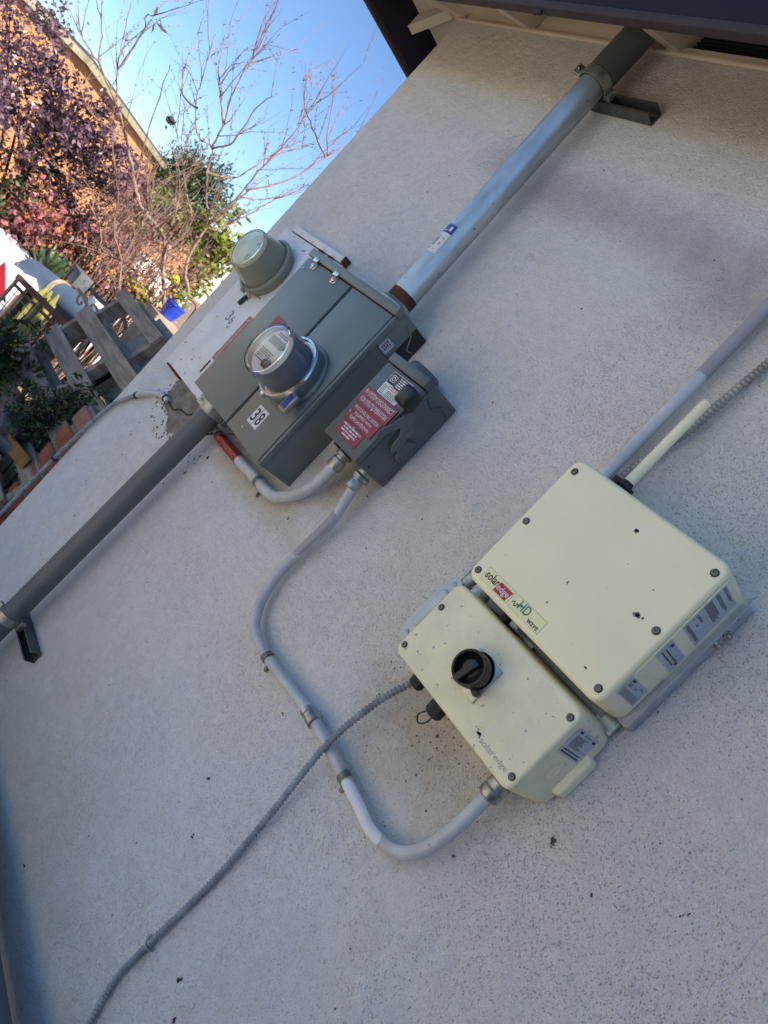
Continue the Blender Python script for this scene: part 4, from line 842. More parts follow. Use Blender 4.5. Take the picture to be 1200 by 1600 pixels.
hs = thing('hinge_fitting', (-.76, -.05, -.09), 'dark metal coupling fitting in the gap between the two cream boxes', 'fitting')
q = MB(); q.lathe((-.752, -.085, -.105), (0, 0, 1), [(.012, 0), (.012, .044)], 12); q.box((-.80, -.085, -.0915), (-.715, -.030, -.0885), .001); q.build('coupler', 'darkrub', hs)

# low pipe along the foot of the wall
lp = thing('ground_pipe', (-1.0, -.13, -1.66), 'blue grey pipe lying along the foot of the stucco wall', 'pipe')
q = MB(); q.tube([(-2.2, -.13, -1.652), (-1.4, -.13, -1.652), (-.3, -.13, -1.650), (.6, -.13, -1.652)], .055, 32); q.build('pipe', 'pipe_grey', lp)
q = MB()
for x in (-2.1, -.1): q.box((x-.03, -.19, GZ+.05), (x+.03, -.07, -1.70), .004)
q.build_each('pipe_support', 'mortar', lp)

# ------------------------------------------------------------------ brick pier at the corner
bp = thing('brick_pier', (-2.86, .1, GZ), 'stack of red bricks jutting out behind the wall corner', 'brick pier')
rnd = random.Random(2); q = MB(); z = GZ; i = 0
while z < -.74:
    h_ = .092; jx = rnd.uniform(-.016, .010); q.box((-2.985+jx, .012, z), (XL-.004, .24, z+h_), .014, 3, mi=(2 if z+h_ > -.82 else 0)); q.box((-2.955, .02, z+h_-.001), (XL-.004, .23, z+h_+.0205), .003, 1, mi=1); z += h_+.02; i += 1
q.build('brickwork', ['brick', 'mortar', 'brickpale'], bp)

# ------------------------------------------------------------------ vegetation helpers
def leaves(q, rnd, pts, n, size, spread, mi=0, nmi=1, aspect=.5, up=0.):
    for _ in range(n):
        c_ = rnd.choice(pts); p = Vector(c_)+Vector((rnd.gauss(0, spread), rnd.gauss(0, spread), rnd.gauss(0, spread)))
        d_ = Vector((rnd.gauss(0, 1), rnd.gauss(0, 1), rnd.gauss(0, 1)+up)).normalized(); s2 = d_.orthogonal().normalized(); s2 = Matrix.Rotation(rnd.uniform(0, 6.28), 3, d_) @ s2
        L = size*rnd.uniform(.6, 1.3); W = L*aspect; nrm = d_.cross(s2)
        q.add([p, p+d_*L*.5+s2*W*.5+nrm*L*.08, p+d_*L, p+d_*L*.5-s2*W*.5+nrm*L*.08], [(0, 1, 2, 3)], mi+rnd.randrange(nmi))
def twig(q, rnd, p, d_, L, r, depth, tips, upb=.25, kinks=4, spread=.55):
    P = [p.copy()]; cur = d_.normalized()
    for i in range(kinks):
        cur = (cur+Vector((rnd.gauss(0, .09), rnd.gauss(0, .09), rnd.gauss(0, .07)+upb*.12))).normalized(); P.append(P[-1]+cur*L/kinks)
    q.tube(P, [r*(1-.75*i/kinks) for i in range(kinks+1)], 5 if r > .004 else 4, caps=False); tips.append(P[-1])
    for i in range(1, kinks+1):   # bud spurs
        if rnd.random() < .7: b_ = P[i]+(P[i-1]-P[i])*rnd.random(); q.tube([b_, b_+Vector((rnd.gauss(0, .012), rnd.gauss(0, .012), .012))], r*.5+.0012, 4, caps=False)
    if depth > 0:
        for k in range(rnd.choice((2, 3, 3))):
            i = rnd.randrange(1, kinks+1); nd = (cur+Vector((rnd.gauss(0, spread), rnd.gauss(0, spread), rnd.gauss(0, spread*.6)+upb))).normalized()
            twig(q, rnd, P[i], nd, L*rnd.uniform(.45, .8), r*.55, depth-1, tips, upb)
def bare_tree(label, limbs, d, seed, r0, gname, depthj=.5, twigs=3, sc_=1., m_='barkred', tipL=.55):
    rnd = random.Random(seed); base = pol(limbs[0][0][0], d, z=GZ)
    o = thing('bare_tree', base, label, 'tree', gname); tr = MB(); br = MB(); tips = []
    dist = {}
    for li, l in enumerate(limbs):
        key = l[0]
        if li == 0: ds = [d]*len(l)
        else:
            near = min(dist.items(), key=lambda kv: (kv[0][0]-key[0])**2+(kv[0][1]-key[1])**2)[1] if dist else d
            drift = rnd.uniform(-depthj, depthj); ds = [near+drift*i/len(l) for i in range(len(l))]
        for p, dd in zip(l, ds): dist[p] = dd
        P = [pol(a, dd, el=e) for (a, e), dd in zip(l, ds)]
        if li == 0: P = [base]+P
        Pc_ = catmull(P, 5); n = len(Pc_); rr0 = r0*.75 if li == 0 else r0*.24; rr1 = .003 if li else r0*.13
        (tr if li == 0 else br).tube([p+Vector((rnd.gauss(0, .004), rnd.gauss(0, .004), rnd.gauss(0, .004))) for p in Pc_], [rr0+(rr1-rr0)*(i/(n-1))**.8 for i in range(n)], 8, caps=False)
        for i in range(n//5 if li == 0 else 3, n, 1):
            if rnd.random() < twigs/8:
                t = (Pc_[min(n-1, i+1)]-Pc_[i-1]).normalized(); nd = (t*.7+Vector((rnd.gauss(0, .5), rnd.gauss(0, .5), .35+rnd.gauss(0, .3)))).normalized()
                twig(br, rnd, Pc_[i], nd, tipL*rnd.uniform(.35, 1.)*sc_, .0042, 1, tips)
    tr.build('trunk', 'bark', o); br.build('branches', m_, o); return o, tips
TA = [[(64.6, -8.0), (66.7, -5.5), (67.6, -4.4), (68.4, -3.2)], [(68.4, -3.2), (68.8, -1.3), (69.1, -.1), (69.8, 1.8), (71.0, 3.5)], [(68.4, -3.2), (69.8, -3.5), (70.9, -2.4), (72.2, -1.8)], [(68.4, -3.2), (70.0, -2.0), (71.4, .2), (72.9, 1.5)], [(68.8, -1.3), (68.3, .4), (67.9, 2.0)]]
TB = [[(63.1, -5.0), (64.3, -3.6), (66.2, -1.4), (67.4, .1), (69.5, .5), (71.0, 1.4), (73.1, 3.1), (74.8, 4.3), (76.9, 5.3), (78.0, 6.9), (79.2, 7.8)], [(74.8, 4.3), (75.9, 5.7), (76.7, 7.1), (77.8, 9.4)], [(76.0, 5.9), (76.3, 8.7), (76.7, 9.4), (76.5, 9.8)], [(76.9, 5.3), (78.4, 5.6), (79.4, 6.3)], [(71.0, 1.4), (72.7, 5.1), (74.0, 8.7)], [(73.1, 3.1), (74.3, 2.8), (75.8, 2.8), (78.4, 4.2)], [(67.4, .1), (67.9, 2.0), (69.4, 4.1), (71.2, 5.1)], [(69.5, .5), (70.7, -.3), (72.4, -.9), (73.5, -1.4)]]
TC = [[(62.4, -3.1), (63.6, -1.7), (65.1, -.3), (65.7, 2.1), (65.6, 3.5)], [(65.6, 3.5), (66.9, 4.0), (68.1, 5.5), (68.9, 6.9), (70.1, 6.8), (71.5, 8.3), (72.4, 10.2), (73.3, 12.1)], [(68.9, 6.9), (69.3, 8.5), (70.1, 10.1), (70.7, 12.3), (70.9, 13.8)], [(65.6, 3.5), (65.6, 6.0), (65.7, 8.2), (65.6, 10.4), (65.9, 13.3), (65.8, 14.6)], [(65.4, 2.9), (64.8, 4.0), (64.1, 6.1), (63.6, 7.7), (62.7, 9.5)], [(65.6, 6.0), (64.4, 6.8), (62.7, 9.3)], [(65.5, 6.6), (63.9, 9.2), (63.0, 12.2), (62.3, 14.8)], [(63.0, 12.2), (65.0, 12.9), (66.5, 13.6), (67.6, 14.6)], [(63.0, 12.4), (64.0, 13.5), (65.7, 15.8)], [(68.1, 5.5), (66.5, 6.8), (65.8, 9.4), (64.4, 11.8)], [(68.9, 6.9), (68.2, 8.3), (68.5, 10.9), (68.3, 12.2)], [(71.2, 8.0), (72.3, 7.9), (73.3, 9.0)], [(68.1, 5.5), (68.7, 4.6), (69.0, 3.3), (69.9, 2.7)], [(69.3, 8.5), (70.6, 9.7), (71.7, 10.6)], [(65.6, 3.5), (67.2, 2.8), (69.5, 4.6), (71.4, 6.1)]]
bare_tree('small bare tree with a short forked trunk behind the pallets', TA, 6.4, 11, .034, 'leafless trees in the yard', twigs=3.4, m_='barkred')
ob, tb = bare_tree('tall bare tree leaning towards the orange house', TB, 7.0, 12, .036, 'leafless trees in the yard', twigs=2.2, m_='barkred')
bare_tree('bare tree with red brown twigs spread against the blue sky', TC, 6.8, 13, .040, 'leafless trees in the yard', twigs=3.4, m_='barkred')
lf = MB(); leaves(lf, random.Random(4), [pol(76.4, 7.0, el=9.8)], 4, .10, .02, aspect=.3); tag(lf.build('dead_leaf', 'barkdark', loc=pol(76.4, 7, el=9.8)), 'curled dark leaf hanging on the tallest bare twig', 'leaf')
nb = MB(); nb.lathe(pol(71.9, 6.9, el=6.1), (0, 0, 1), [(.0, -.03), (.03, -.02), (.04, .005), (.02, .03), (0, .035)], 10); leaves(nb, random.Random(5), [pol(71.9, 6.9, el=6.1)], 14, .05, .012, aspect=.4)
tag(nb.build('dried_fruit', 'barkdark', loc=pol(71.9, 6.9, el=6.1)), 'small dark dried fruit on a bare twig tip', 'fruit')

# dry brush behind the bare trees
def brush(label, az0, az1, d, el0, el1, n, seed, m_='bark', L=.8, lf_=None, cat='shrub'):
    rnd = random.Random(seed); o = thing('bare_shrub', pol((az0+az1)/2, d, z=GZ), label, cat, 'leafless shrubs'); q = MB(); tips = []
    for i in range(n):
        a = rnd.uniform(az0, az1); dd = d+rnd.uniform(-.4, .4); p = pol(a+rnd.uniform(-.8, .8), dd, z=GZ); e = rnd.uniform(el0, el1)*(.45+.55*math.sin(math.pi*min(1, max(0, (a-az0)/(az1-az0)))));
        top = pol(a, dd+rnd.uniform(-.3, .3), el=e); mid = p.lerp(top, .5)+Vector((rnd.gauss(0, .08), rnd.gauss(0, .08), 0))
        q.tube(catmull([p, mid, top], 4), [.008, .006, .0022], 4, caps=False)
        for k in range(4):
            s_ = mid.lerp(top, rnd.random()); twig(q, rnd, s_, (top-mid).normalized()+Vector((rnd.gauss(0, .5), rnd.gauss(0, .5), rnd.gauss(0, .3))), L*rnd.uniform(.3, .8), .0035, 0, tips)
    q.build('stems', m_, o)
    if lf_:
        q = MB(); leaves(q, rnd, tips, lf_[1], lf_[2], .07, nmi=1, aspect=.6); q.build('leaves', lf_[0], o)
    return o
brush('tangle of bare brown stems between the orange house and conifer', 66.2, 71.5, 7.8, 2.0, 4.2, 50, 21, 'bark', L=.6)
brush('low purple brown shrub with sparse russet leaves behind the pots', 63.8, 70.5, 7.4, -2.6, .4, 60, 22, 'barkred', L=.5, lf_=('dryleaf', 1500, .04))

def tree(name, label, cat, cen, rad, n, size, leaf, seed, trunkr, trunkbase=None, clumps=40, aspect=.55, gname=None, squash=.8, up=0.):
    rnd = random.Random(seed); cen = Vector(cen); tb_ = Vector(trunkbase) if trunkbase else Vector((cen.x, cen.y, GZ))
    o = thing(name, tb_, label, cat, gname); q = MB(); br = MB()
    q.tube(catmull([tb_, tb_.lerp(cen, .5)+Vector((rnd.gauss(0, .08), 0, 0)), cen], 4), [trunkr, trunkr*.7, trunkr*.4], 8, caps=False); q.build('trunk', 'barkdark', o)
    cl = []
    for i in range(clumps):
        v = Vector((rnd.gauss(0, 1), rnd.gauss(0, 1), rnd.gauss(0, 1))).normalized()*rnd.uniform(.35, 1.); p = cen+Vector((v.x*rad[0], v.y*rad[1], v.z*rad[2])); cl.append(p)
        br.tube([cen.lerp(tb_, rnd.uniform(0, .3)), cen.lerp(p, .5)+Vector((0, 0, rnd.uniform(-.1, .1))), p], [trunkr*.3, trunkr*.18, .004], 5, caps=False)
    br.build('limbs', 'barkdark', o)
    cr = MB(); leaves(cr, rnd, cl, n, size, min(rad)*.17, aspect=aspect, up=up); cr.build('crown', leaf, o); return o
# purple-leaved plum: one tree whose crown follows a long sprawling line
def plum():
    rnd = random.Random(31); base = pol(75.5, 7.6, z=GZ); o = thing('plum_tree', base, 'purple leaved plum tree spreading in front of the orange house', 'tree')
    ctr = [(82.0, 3.6, .38), (81.0, 2.2, .42), (79.6, 1.2, .45), (83, 1.5, .4), (78.8, 3.0, .22), (78.0, 1.2, .42), (77.0, .2, .40), (76.6, 2.0, .30), (75.6, 1.0, .36), (75.0, -.2, .36), (74.0, .8, .34), (73.2, -.1, .30), (72.4, .8, .26), (71.6, .4, .22), (79.0, -1.0, .3), (77.4, -1.6, .26), (75.6, -2.0, .24), (74.2, -2.2, .26), (73.0, -2.6, .26), (71.8, -3.0, .26), (70.9, -3.6, .24), (80.3, 4.9, .14), (75.0, 3.2, .12), (73.2, 2.2, .16), (71.0, 1.8, .16), (72.0, -4.0, .2)]
    q = MB(); top = pol(77, 7.7, el=.5); q.tube(catmull([base, base.lerp(top, .55)+Vector((0, .1, 0)), top], 5), [.06, .045, .03], 8, caps=False); q.build('trunk', 'barkdark', o)
    br = MB(); cl = []
    for (a, e, s_) in ctr:
        c_ = pol(a, 7.7+rnd.uniform(-.35, .35), el=e); f0 = base.lerp(top, rnd.uniform(.5, 1)); br.tube(catmull([f0, f0.lerp(c_, .5)+Vector((0, 0, rnd.uniform(0, .12))), c_], 4), [.016, .010, .004], 5, caps=False)
        for k in range(int(10*s_/.3)):
            v = Vector((rnd.gauss(0, 1), rnd.gauss(0, 1), rnd.gauss(0, 1))).normalized()*s_*rnd.random()**.5*1.05; cl.append(c_+v)
            if k % 3 == 0: br.tube([c_, c_+v*.5, c_+v], .0035, 4, caps=False)
    br.build('limbs', 'barkdark', o); cr = MB()
    for p in cl: leaves(cr, rnd, [p], 44, .052, .050, aspect=.5)
    cr.build('crown', 'plum', o)
plum()
tree('conifer_tree', 'dense dark green conifer behind the bare trees', 'tree', pol(68.6, 13, el=2.6), (.85, .7, .95), 9000, .10, 'leafg', 41, .08, pol(68.9, 13, z=GZ), 60, aspect=.25, up=.6)
tree('yellow_shrub', 'sunlit yellow green shrub behind the dusty old meter', 'shrub', pol(64.6, 8.6, el=2.5), (.36, .3, .42), 900, .11, 'leafy', 42, .02, pol(65.0, 8.6, z=GZ), 26, aspect=.35, gname='yellow green shrubs')
tree('yellow_shrub', 'small yellow green shrub low behind the bare twigs', 'shrub', pol(68.4, 8.8, el=1.4), (.25, .3, .32), 420, .09, 'leafy', 43, .02, pol(68.4, 8.8, z=GZ), 18, aspect=.35, gname='yellow green shrubs')
tree('yellow_shrub', 'pale green leafy shrub just above the blue flower pot', 'shrub', pol(64.2, 8.2, el=-.8), (.22, .25, .3), 420, .09, 'leafy', 44, .02, pol(64.2, 8.2, z=GZ), 18, aspect=.35, gname='yellow green shrubs')

# ------------------------------------------------------------------ orange house, walls of the garden
oh = thing('orange_house', pol(78, 9.5, z=GZ), 'orange stucco house with olive roof trim behind the plum tree', 'house')
C0, C1, C2 = pol(77.6, 9.6, z=0), pol(66.8, 15.5, z=0), pol(90, 10.2, z=0)
zt_ = 9.6*math.tan(R(4.45)); zt1 = zt_
q = MB()
dback = (C1-C0).cross(Vector((0, 0, 1))).normalized()*-3.0
ring = [C0, C1, C1+Vector((-4, 3, 0)), C2+Vector((-3, 4, 0)), C2]
q.prism([(p.x, p.y) for p in ring], lambda a, b2: (a, b2, GZ), (0, 0, zt_+.03-GZ)); q.build('wall', 'orange', oh)
def band(q, a, b2, z0, z1, out, mi=0):
    a, b2 = Vector(a), Vector(b2); t = (b2-a).normalized(); n_ = t.cross(Vector((0, 0, 1))).normalized()
    if n_.dot(Vector((0, CAM_Y, 0))-a) < 0: n_ = -n_
    vs = [a-t*out, b2+t*out, b2+t*out+n_*out, a-t*out+n_*out]; q.add([(v.x, v.y, z) for z in (z0, z1) for v in vs], [(0, 3, 2, 1), (4, 5, 6, 7), (0, 1, 5, 4), (1, 2, 6, 5), (2, 3, 7, 6), (3, 0, 4, 7)], mi)
q = MB(); band(q, C0, C1, zt_+.03, zt_+.10, .07); band(q, C2, C0, zt_+.03, zt_+.10, .07); q.build('roof_trim', 'olive', oh)
q = MB(); q.prism([(p.x, p.y) for p in ring], lambda a, b2: (a, b2, zt_+.10), (0, 0, .04)); q.build('roof', 'shingle', oh)
ww = MB(); W0, W1 = pol(69.8, 9.3, z=0), pol(64.2, 10.6, z=0); band(ww, W0, W1, GZ, -.30, .12)
tag(ww.build('garden_wall', 'whitewall', loc=pol(67, 10, z=GZ)), 'white rendered garden wall seen through the bare trunks', 'wall')
sw2 = MB(); S_0, S_1 = pol(80, 8.2, z=0), pol(69.5, 8.0, z=0); rn = random.Random(6)
t = (S_1-S_0); L = t.length; t.normalize(); xx = 0
while xx < L:
    w_ = rn.uniform(.16, .34)
    for zz in range(8): band(sw2, S_0+t*(xx+(.08 if zz % 2 else 0)), S_0+t*(xx+w_-.012+(.08 if zz % 2 else 0)), GZ+zz*.15+.0, GZ+zz*.15+.14, rn.uniform(.12, .14))
    xx += w_
tag(sw2.build('stone_wall', 'stone', loc=pol(75, 8.1, z=GZ)), 'low tan stone block wall below the orange house', 'wall')

def flowers(label, az, d, el, rad, n, leaf, petal, seed, gname):
    rnd = random.Random(seed); c_ = pol(az, d, el=el); base = pol(az, d, z=GZ); o = thing('flowering_shrub', base, label, 'flowering shrub', gname); q = MB(); cl = []
    for i in range(16):
        v = Vector((rnd.gauss(0, .5), rnd.gauss(0, .5), rnd.gauss(0, .5)))*rad; p = c_+v; cl.append(p); q.tube([base+Vector((rnd.gauss(0, .05), rnd.gauss(0, .05), 0)), base.lerp(p, .6), p], [.012, .008, .004], 4, caps=False)
    q.build('stems', 'barkdark', o); q = MB(); leaves(q, rnd, cl, n, .065, rad*.3, aspect=.5); q.build('leaves', leaf, o); q = MB(); leaves(q, rnd, cl, int(n*.45), .05, rad*.36, aspect=.9); q.build('blossoms', petal, o)
flowers('orange and pink flowering shrub at the foot of the plum tree', 76.6, 7.5, -3.4, .30, 420, 'leafg', 'flowero', 51, 'flowering shrubs')
flowers('pink flowering shrub in front of the stone wall', 74.6, 7.3, -5.0, .27, 380, 'dryleaf', 'flowerp', 52, 'flowering shrubs')
flowers('salmon flowering shrub left of the agave', 73.0, 7.3, -5.3, .22, 300, 'dryleaf', 'flowero', 53, 'flowering shrubs')
flowers('orange flowering shrub right of the agave', 70.2, 7.4, -5.2, .22, 300, 'leafg', 'flowero', 54, 'flowering shrubs')
flowers('pink blossomed shrub under the left bare tree', 71.0, 7.7, -4.0, .2, 240, 'dryleaf', 'flowerp', 55, 'flowering shrubs')
flowers('orange flowering plant behind the upper pallet', 65.8, 7.2, -4.1, .17, 260, 'leafy', 'flowero', 56, 'flowering shrubs')
def agave(label, az, d, z0, n, L, seed, gname, m_='agave', s_=1.):
    rnd = random.Random(seed); base = pol(az, d, z=z0); o = thing('agave_plant', base, label, 'agave', gname); q = MB()
    for i in range(n):
        a = rnd.uniform(0, 6.28); t_ = rnd.uniform(.15, 1.15); l_ = L*rnd.uniform(.7, 1.1); d_ = Vector((math.cos(a)*math.sin(t_), math.sin(a)*math.sin(t_), math.cos(t_))); s2 = d_.cross(Vector((0, 0, 1))).normalized() if d_.z < .99 else Vector((1, 0, 0)); nn = d_.cross(s2)
        w_ = .022*s_; P = [base, base+d_*l_*.35, base+d_*l_*.7+Vector((0, 0, -.02*l_)), base+d_*l_+Vector((0, 0, -.08*l_))]; ws = [w_*.7, w_, w_*.8, .001]; vs = []
        for p, ww_ in zip(P, ws): vs += [p-s2*ww_, p+nn*ww_*.4, p+s2*ww_]
        fs = [];
        for k in range(3): b0 = k*3; fs += [(b0, b0+1, b0+4, b0+3), (b0+1, b0+2, b0+5, b0+4)]
        q.add(vs, fs)
    q.build('blades', m_, o, sharp=60)
agave('spiky green agave standing above the blue grey drum', 71.4, 7.0, -1.02, 60, .42, 61, 'agave plants', s_=1.2)
agave('spiky green agave at the edge of the stone wall', 76.6, 7.2, -.95, 44, .36, 62, 'agave plants')
# raised bed that carries those plants
bed = MB(); E0, E1, E2, E3 = pol(80, 7.1, z=0), pol(69.4, 7.1, z=0), pol(69.2, 8.0, z=0), pol(80, 8.2, z=0); bed.prism([(p.x, p.y) for p in (E0, E1, E2, E3)], lambda a, b2: (a, b2, GZ), (0, 0, .80), bev=.03)
tag(bed.build('terrain', 'earth'), 'raised earth bed under the garden plants', 'raised bed', kind='structure')

# ------------------------------------------------------------------ yard clutter
# white tarp over a table
tp = thing('covered_table', pol(72.8, 6.4, z=GZ), 'white sheet draped over a yard table behind the iron gate', 'table')
rn = random.Random(9); q = MB(); ca, cb = pol(77, 6.9, z=0), pol(69.6, 6.3, z=0); tv = (cb-ca).normalized(); nv = tv.cross(Vector((0, 0, 1))).normalized()
if nv.dot(Vector((0, CAM_Y, 0))-ca) < 0: nv = -nv
nx, ny = 22, 12; LW = (cb-ca).length; vs = []; fs = []
for i in range(nx+1):
    for j in range(ny+1):
        u_ = i/nx; w_ = j/ny; off = .55-1.0*min(w_*1.6, 1)*.9; zz = -.90-max(0, w_-.62)*1.9+.02*math.sin(u_*19+w_*7)+.015*math.sin(u_*43)
        off2 = -.55+min(w_/.62, 1)*1.0; p = ca+tv*(u_*LW)+nv*(off2+.03*math.sin(u_*31)*max(0, w_-.6)*3); vs.append((p.x, p.y, zz))
for i in range(nx):
    for j in range(ny): a = i*(ny+1)+j; fs.append((a, a+1, a+ny+2, a+ny+1))
q.add(vs, fs); q.build('sheet', 'tarp', tp, sharp=80)
q = MB()
for (u_, o_) in ((.05, -.4), (.95, -.4), (.05, .35), (.95, .35)): p = ca+tv*(u_*LW)+nv*o_; q.box((p.x-.02, p.y-.02, GZ), (p.x+.02, p.y+.02, -.96))
q.build_each('leg', 'iron', tp)
rcl = MB(); p = pol(72.9, 5.9, el=-9.6); rcl.prism([(-.13, -.07), (.11, -.10), (-.09, .11)], lambda a, b2: p+tv*a+Vector((0, 0, b2)), nv*.01); tag(rcl.build('red_flag', 'redcloth', loc=p), 'small red triangular cloth hanging before the white sheet', 'cloth')
# blue-grey drum lying along the bed
dr = thing('storage_drum', pol(69.4, 6.2, z=GZ), 'blue grey cylindrical drum lying on a rack behind the rusty bar', 'drum')
D0, D1 = pol(72.3, 6.35, el=-8.1), pol(66.8, 5.9, el=-7.9); ax = (D1-D0); q = MB()
q.lathe(D0, ax, [(.0, -.06), (.08, -.045), (.115, 0), (.12, .02), (.12, ax.length*.42)], 28); q.lathe(D0, ax, [(.12, ax.length*.46), (.12, ax.length-.02), (.115, ax.length), (.08, ax.length+.04), (0, ax.length+.05)], 28); q.build('barrel', 'drum', dr)
q = MB(); q.lathe(D0, ax, [(.128, ax.length*.415), (.128, ax.length*.465)], 28); q.build('strap_band', 'ironpale', dr)
q = MB()
for t_ in (.1, .9):
    p = D0+ax*t_; q.tube([(p.x, p.y, GZ), p+Vector((0, 0, -.12))], .018, 8)
q.tube([D0+Vector((0, 0, -.125)), D1+Vector((0, 0, -.125))], .015, 8); q.build('stand', 'iron', dr)
# black rack behind the drum
rk = thing('metal_rack', pol(68.7, 6.6, z=GZ), 'black metal cart frame behind the blue grey drum', 'cart'); R0, R1 = pol(70.3, 6.55, el=-5.9), pol(67.3, 6.4, el=-6.3)
q = MB(); q.tube([R0, R1], .018, 8); q.tube([R0+Vector((0, 0, -.12)), R1+Vector((0, 0, -.12))], .012, 8)
for t_ in (0, .25, .5, .75, 1): p = R0.lerp(R1, t_); q.tube([p, (p.x, p.y, GZ)], .012, 8)
q.build('frame', 'black', rk)
q = MB(); p = R0.lerp(R1, .22); q.box(p-Vector((.12, .06, .08)), p+Vector((.12, .06, .05)), .012, rot=None); q.build('housing', 'slate', rk)
q = MB(); p = R0.lerp(R1, .86); q.box(p-Vector((.09, .05, .15)), p+Vector((.09, .05, -.02)), .006); q.build('side_tray', 'tarp', rk)
# iron gate: rusty top bar, wire mesh, scroll
gt = thing('iron_gate', pol(70, 5.2, z=GZ), 'rusty iron gate panel with wire mesh and scrollwork', 'gate')
G0, G1 = pol(72.5, 5.35, el=-8.7), pol(68.3, 5.0, el=-9.2); gv = (G1-G0); gl = gv.length; gvn = gv.normalized()
q = MB(); q.tube([G0, G1], .026, 4); q.tube([G0+Vector((0, 0, .0))+gvn*.03+Vector((0, 0, -.052)), G1+Vector((0, 0, -.052))], .014, 4); q.build('top_bar', 'iron', gt)
q = MB()
for t_ in (0.02, .5, .98): p = G0+gv*t_; q.tube([p, (p.x, p.y, GZ)], .014, 6)
for i in range(1): q.tube([G0+Vector((0, 0, -.62)), G1+Vector((0, 0, -.62))], .012, 6)
for t_ in (.22, .72): p = G0+gv*t_; q.tube([p, (p.x, p.y, GZ)], .009, 6)
q.build('bars', 'ironpale', gt)
q = MB()
for i in range(9):
    p = G0+gv*(i/8); q.tube([p+Vector((0, 0, -.05)), p+Vector((0, 0, -.62))+gvn*.02], .0028, 5, caps=False)
for i in range(6): q.tube([G0+Vector((0, 0, -.1-.1*i)), G1+Vector((0, 0, -.1-.1*i))], .0028, 5, caps=False)
q.build('wire_mesh', 'wire', gt)
q = MB(); H0, H1 = pol(69.3, 4.9, el=-6.7), pol(66.6, 4.75, el=-8.0); q.tube([H0, H0.lerp(H1, .5)+Vector((0, 0, .02)), H1], .010, 8, smooth=4) if 0 else None
q.tube(catmull([H0, H0.lerp(H1, .3)+Vector((0, 0, .01)), H0.lerp(H1, .7)+Vector((0, 0, -.01)), H1], 5), .011, 8)
for (t_, s_, dz) in ((.25, .055, -.02), (.6, .045, .02), (.85, .05, -.01)):
    c_ = H0.lerp(H1, t_)+Vector((0, 0, dz)); hv = (H1-H0).normalized(); q.tube([c_+hv*math.cos(a*.5)*s_*(1-a/16)+Vector((0, 0, math.sin(a*.5)*s_*(1-a/16))) for a in range(15)], .007, 6)
q.tube([H1, (H1.x, H1.y, GZ)], .010, 6); q.build('scrollwork', 'ironpale', gt)
# cactus
ct = thing('columnar_cactus', pol(70.4, 5.6, z=GZ), 'yellow green jointed cactus behind the rusty bar', 'cactus'); q = MB(); rn = random.Random(14)
for i in range(9):
    a = 70.9-rn.uniform(0, 1.3); top = pol(a, 5.6+rn.uniform(-.1, .1), el=rn.uniform(-8.9, -7.4)); b0 = Vector((top.x+rn.uniform(-.03, .03), top.y+rn.uniform(-.03, .03), GZ)); n = 14
    q.tube([b0.lerp(top, k/n)+Vector((rn.gauss(0, .005), rn.gauss(0, .005), 0)) for k in range(n+1)], [.022+.006*(k % 2) if k < n else .008 for k in range(n+1)], 8)
q.build('stems', 'cactus', ct)

# pallets
def board(q, p0, p1, hw, th, nrm, upv, mi=0):
    p0, p1 = Vector(p0), Vector(p1); q.add([p0-upv*hw, p1-upv*hw, p1+upv*hw, p0+upv*hw, p0-upv*hw-nrm*th, p1-upv*hw-nrm*th, p1+upv*hw-nrm*th, p0+upv*hw-nrm*th], [(0, 1, 2, 3), (7, 6, 5, 4), (0, 4, 5, 1), (1, 5, 6, 2), (2, 6, 7, 3), (3, 7, 4, 0)], mi)
def pallet(label, A, d0, B, d1, zs, hw, gname, tilt=0., rails=(.03, .48, .97), lowz=None, L=1.15, mt='pallet'):
    """boards from bearing A to beyond bearing B at heights zs, carried on uprights behind them"""
    P0, P1 = pol(A, d0, z=0), pol(B, d1, z=0); t_ = (P1-P0).normalized(); P1 = P0+t_*L; nrm = t_.cross(Vector((0, 0, 1))).normalized()
    if nrm.dot(Vector((0, CAM_Y, 0))-P0) < 0: nrm = -nrm
    upv = (Vector((0, 0, 1))-nrm*.14+t_*tilt).normalized(); o = thing('wooden_pallet', (P0.x, P0.y, GZ), label, 'pallet', gname); rn = random.Random(int(A*10))
    for z in zs:
        q = MB(); a = P0+Vector((rn.uniform(-.01, .01), 0, z)); board(q, a, a+t_*(L)+Vector((0, 0, rn.uniform(-.01, .01))), hw*rn.uniform(.92, 1.05), .018, nrm, upv); q.build('deck_board', mt, o, smooth=False)
    z0 = lowz if lowz is not None else GZ
    for r_ in rails:
        q = MB(); c_ = P0+t_*(L*r_)-nrm*.02; top = Vector((c_.x, c_.y, zs[-1]+hw*.8)); bot = Vector((c_.x, c_.y, z0)); board(q, bot-nrm*.0, top-nrm*.0, .022, .085, nrm, t_); q.build('stringer', mt, o, smooth=False)
    q = MB()
    for z in zs: a = P0+Vector((0, 0, z-.03)); board(q, a-nrm*.108, a+t_*L-nrm*.108, hw, .016, nrm, upv)
    q.build('back_boards', mt, o, smooth=False); return o
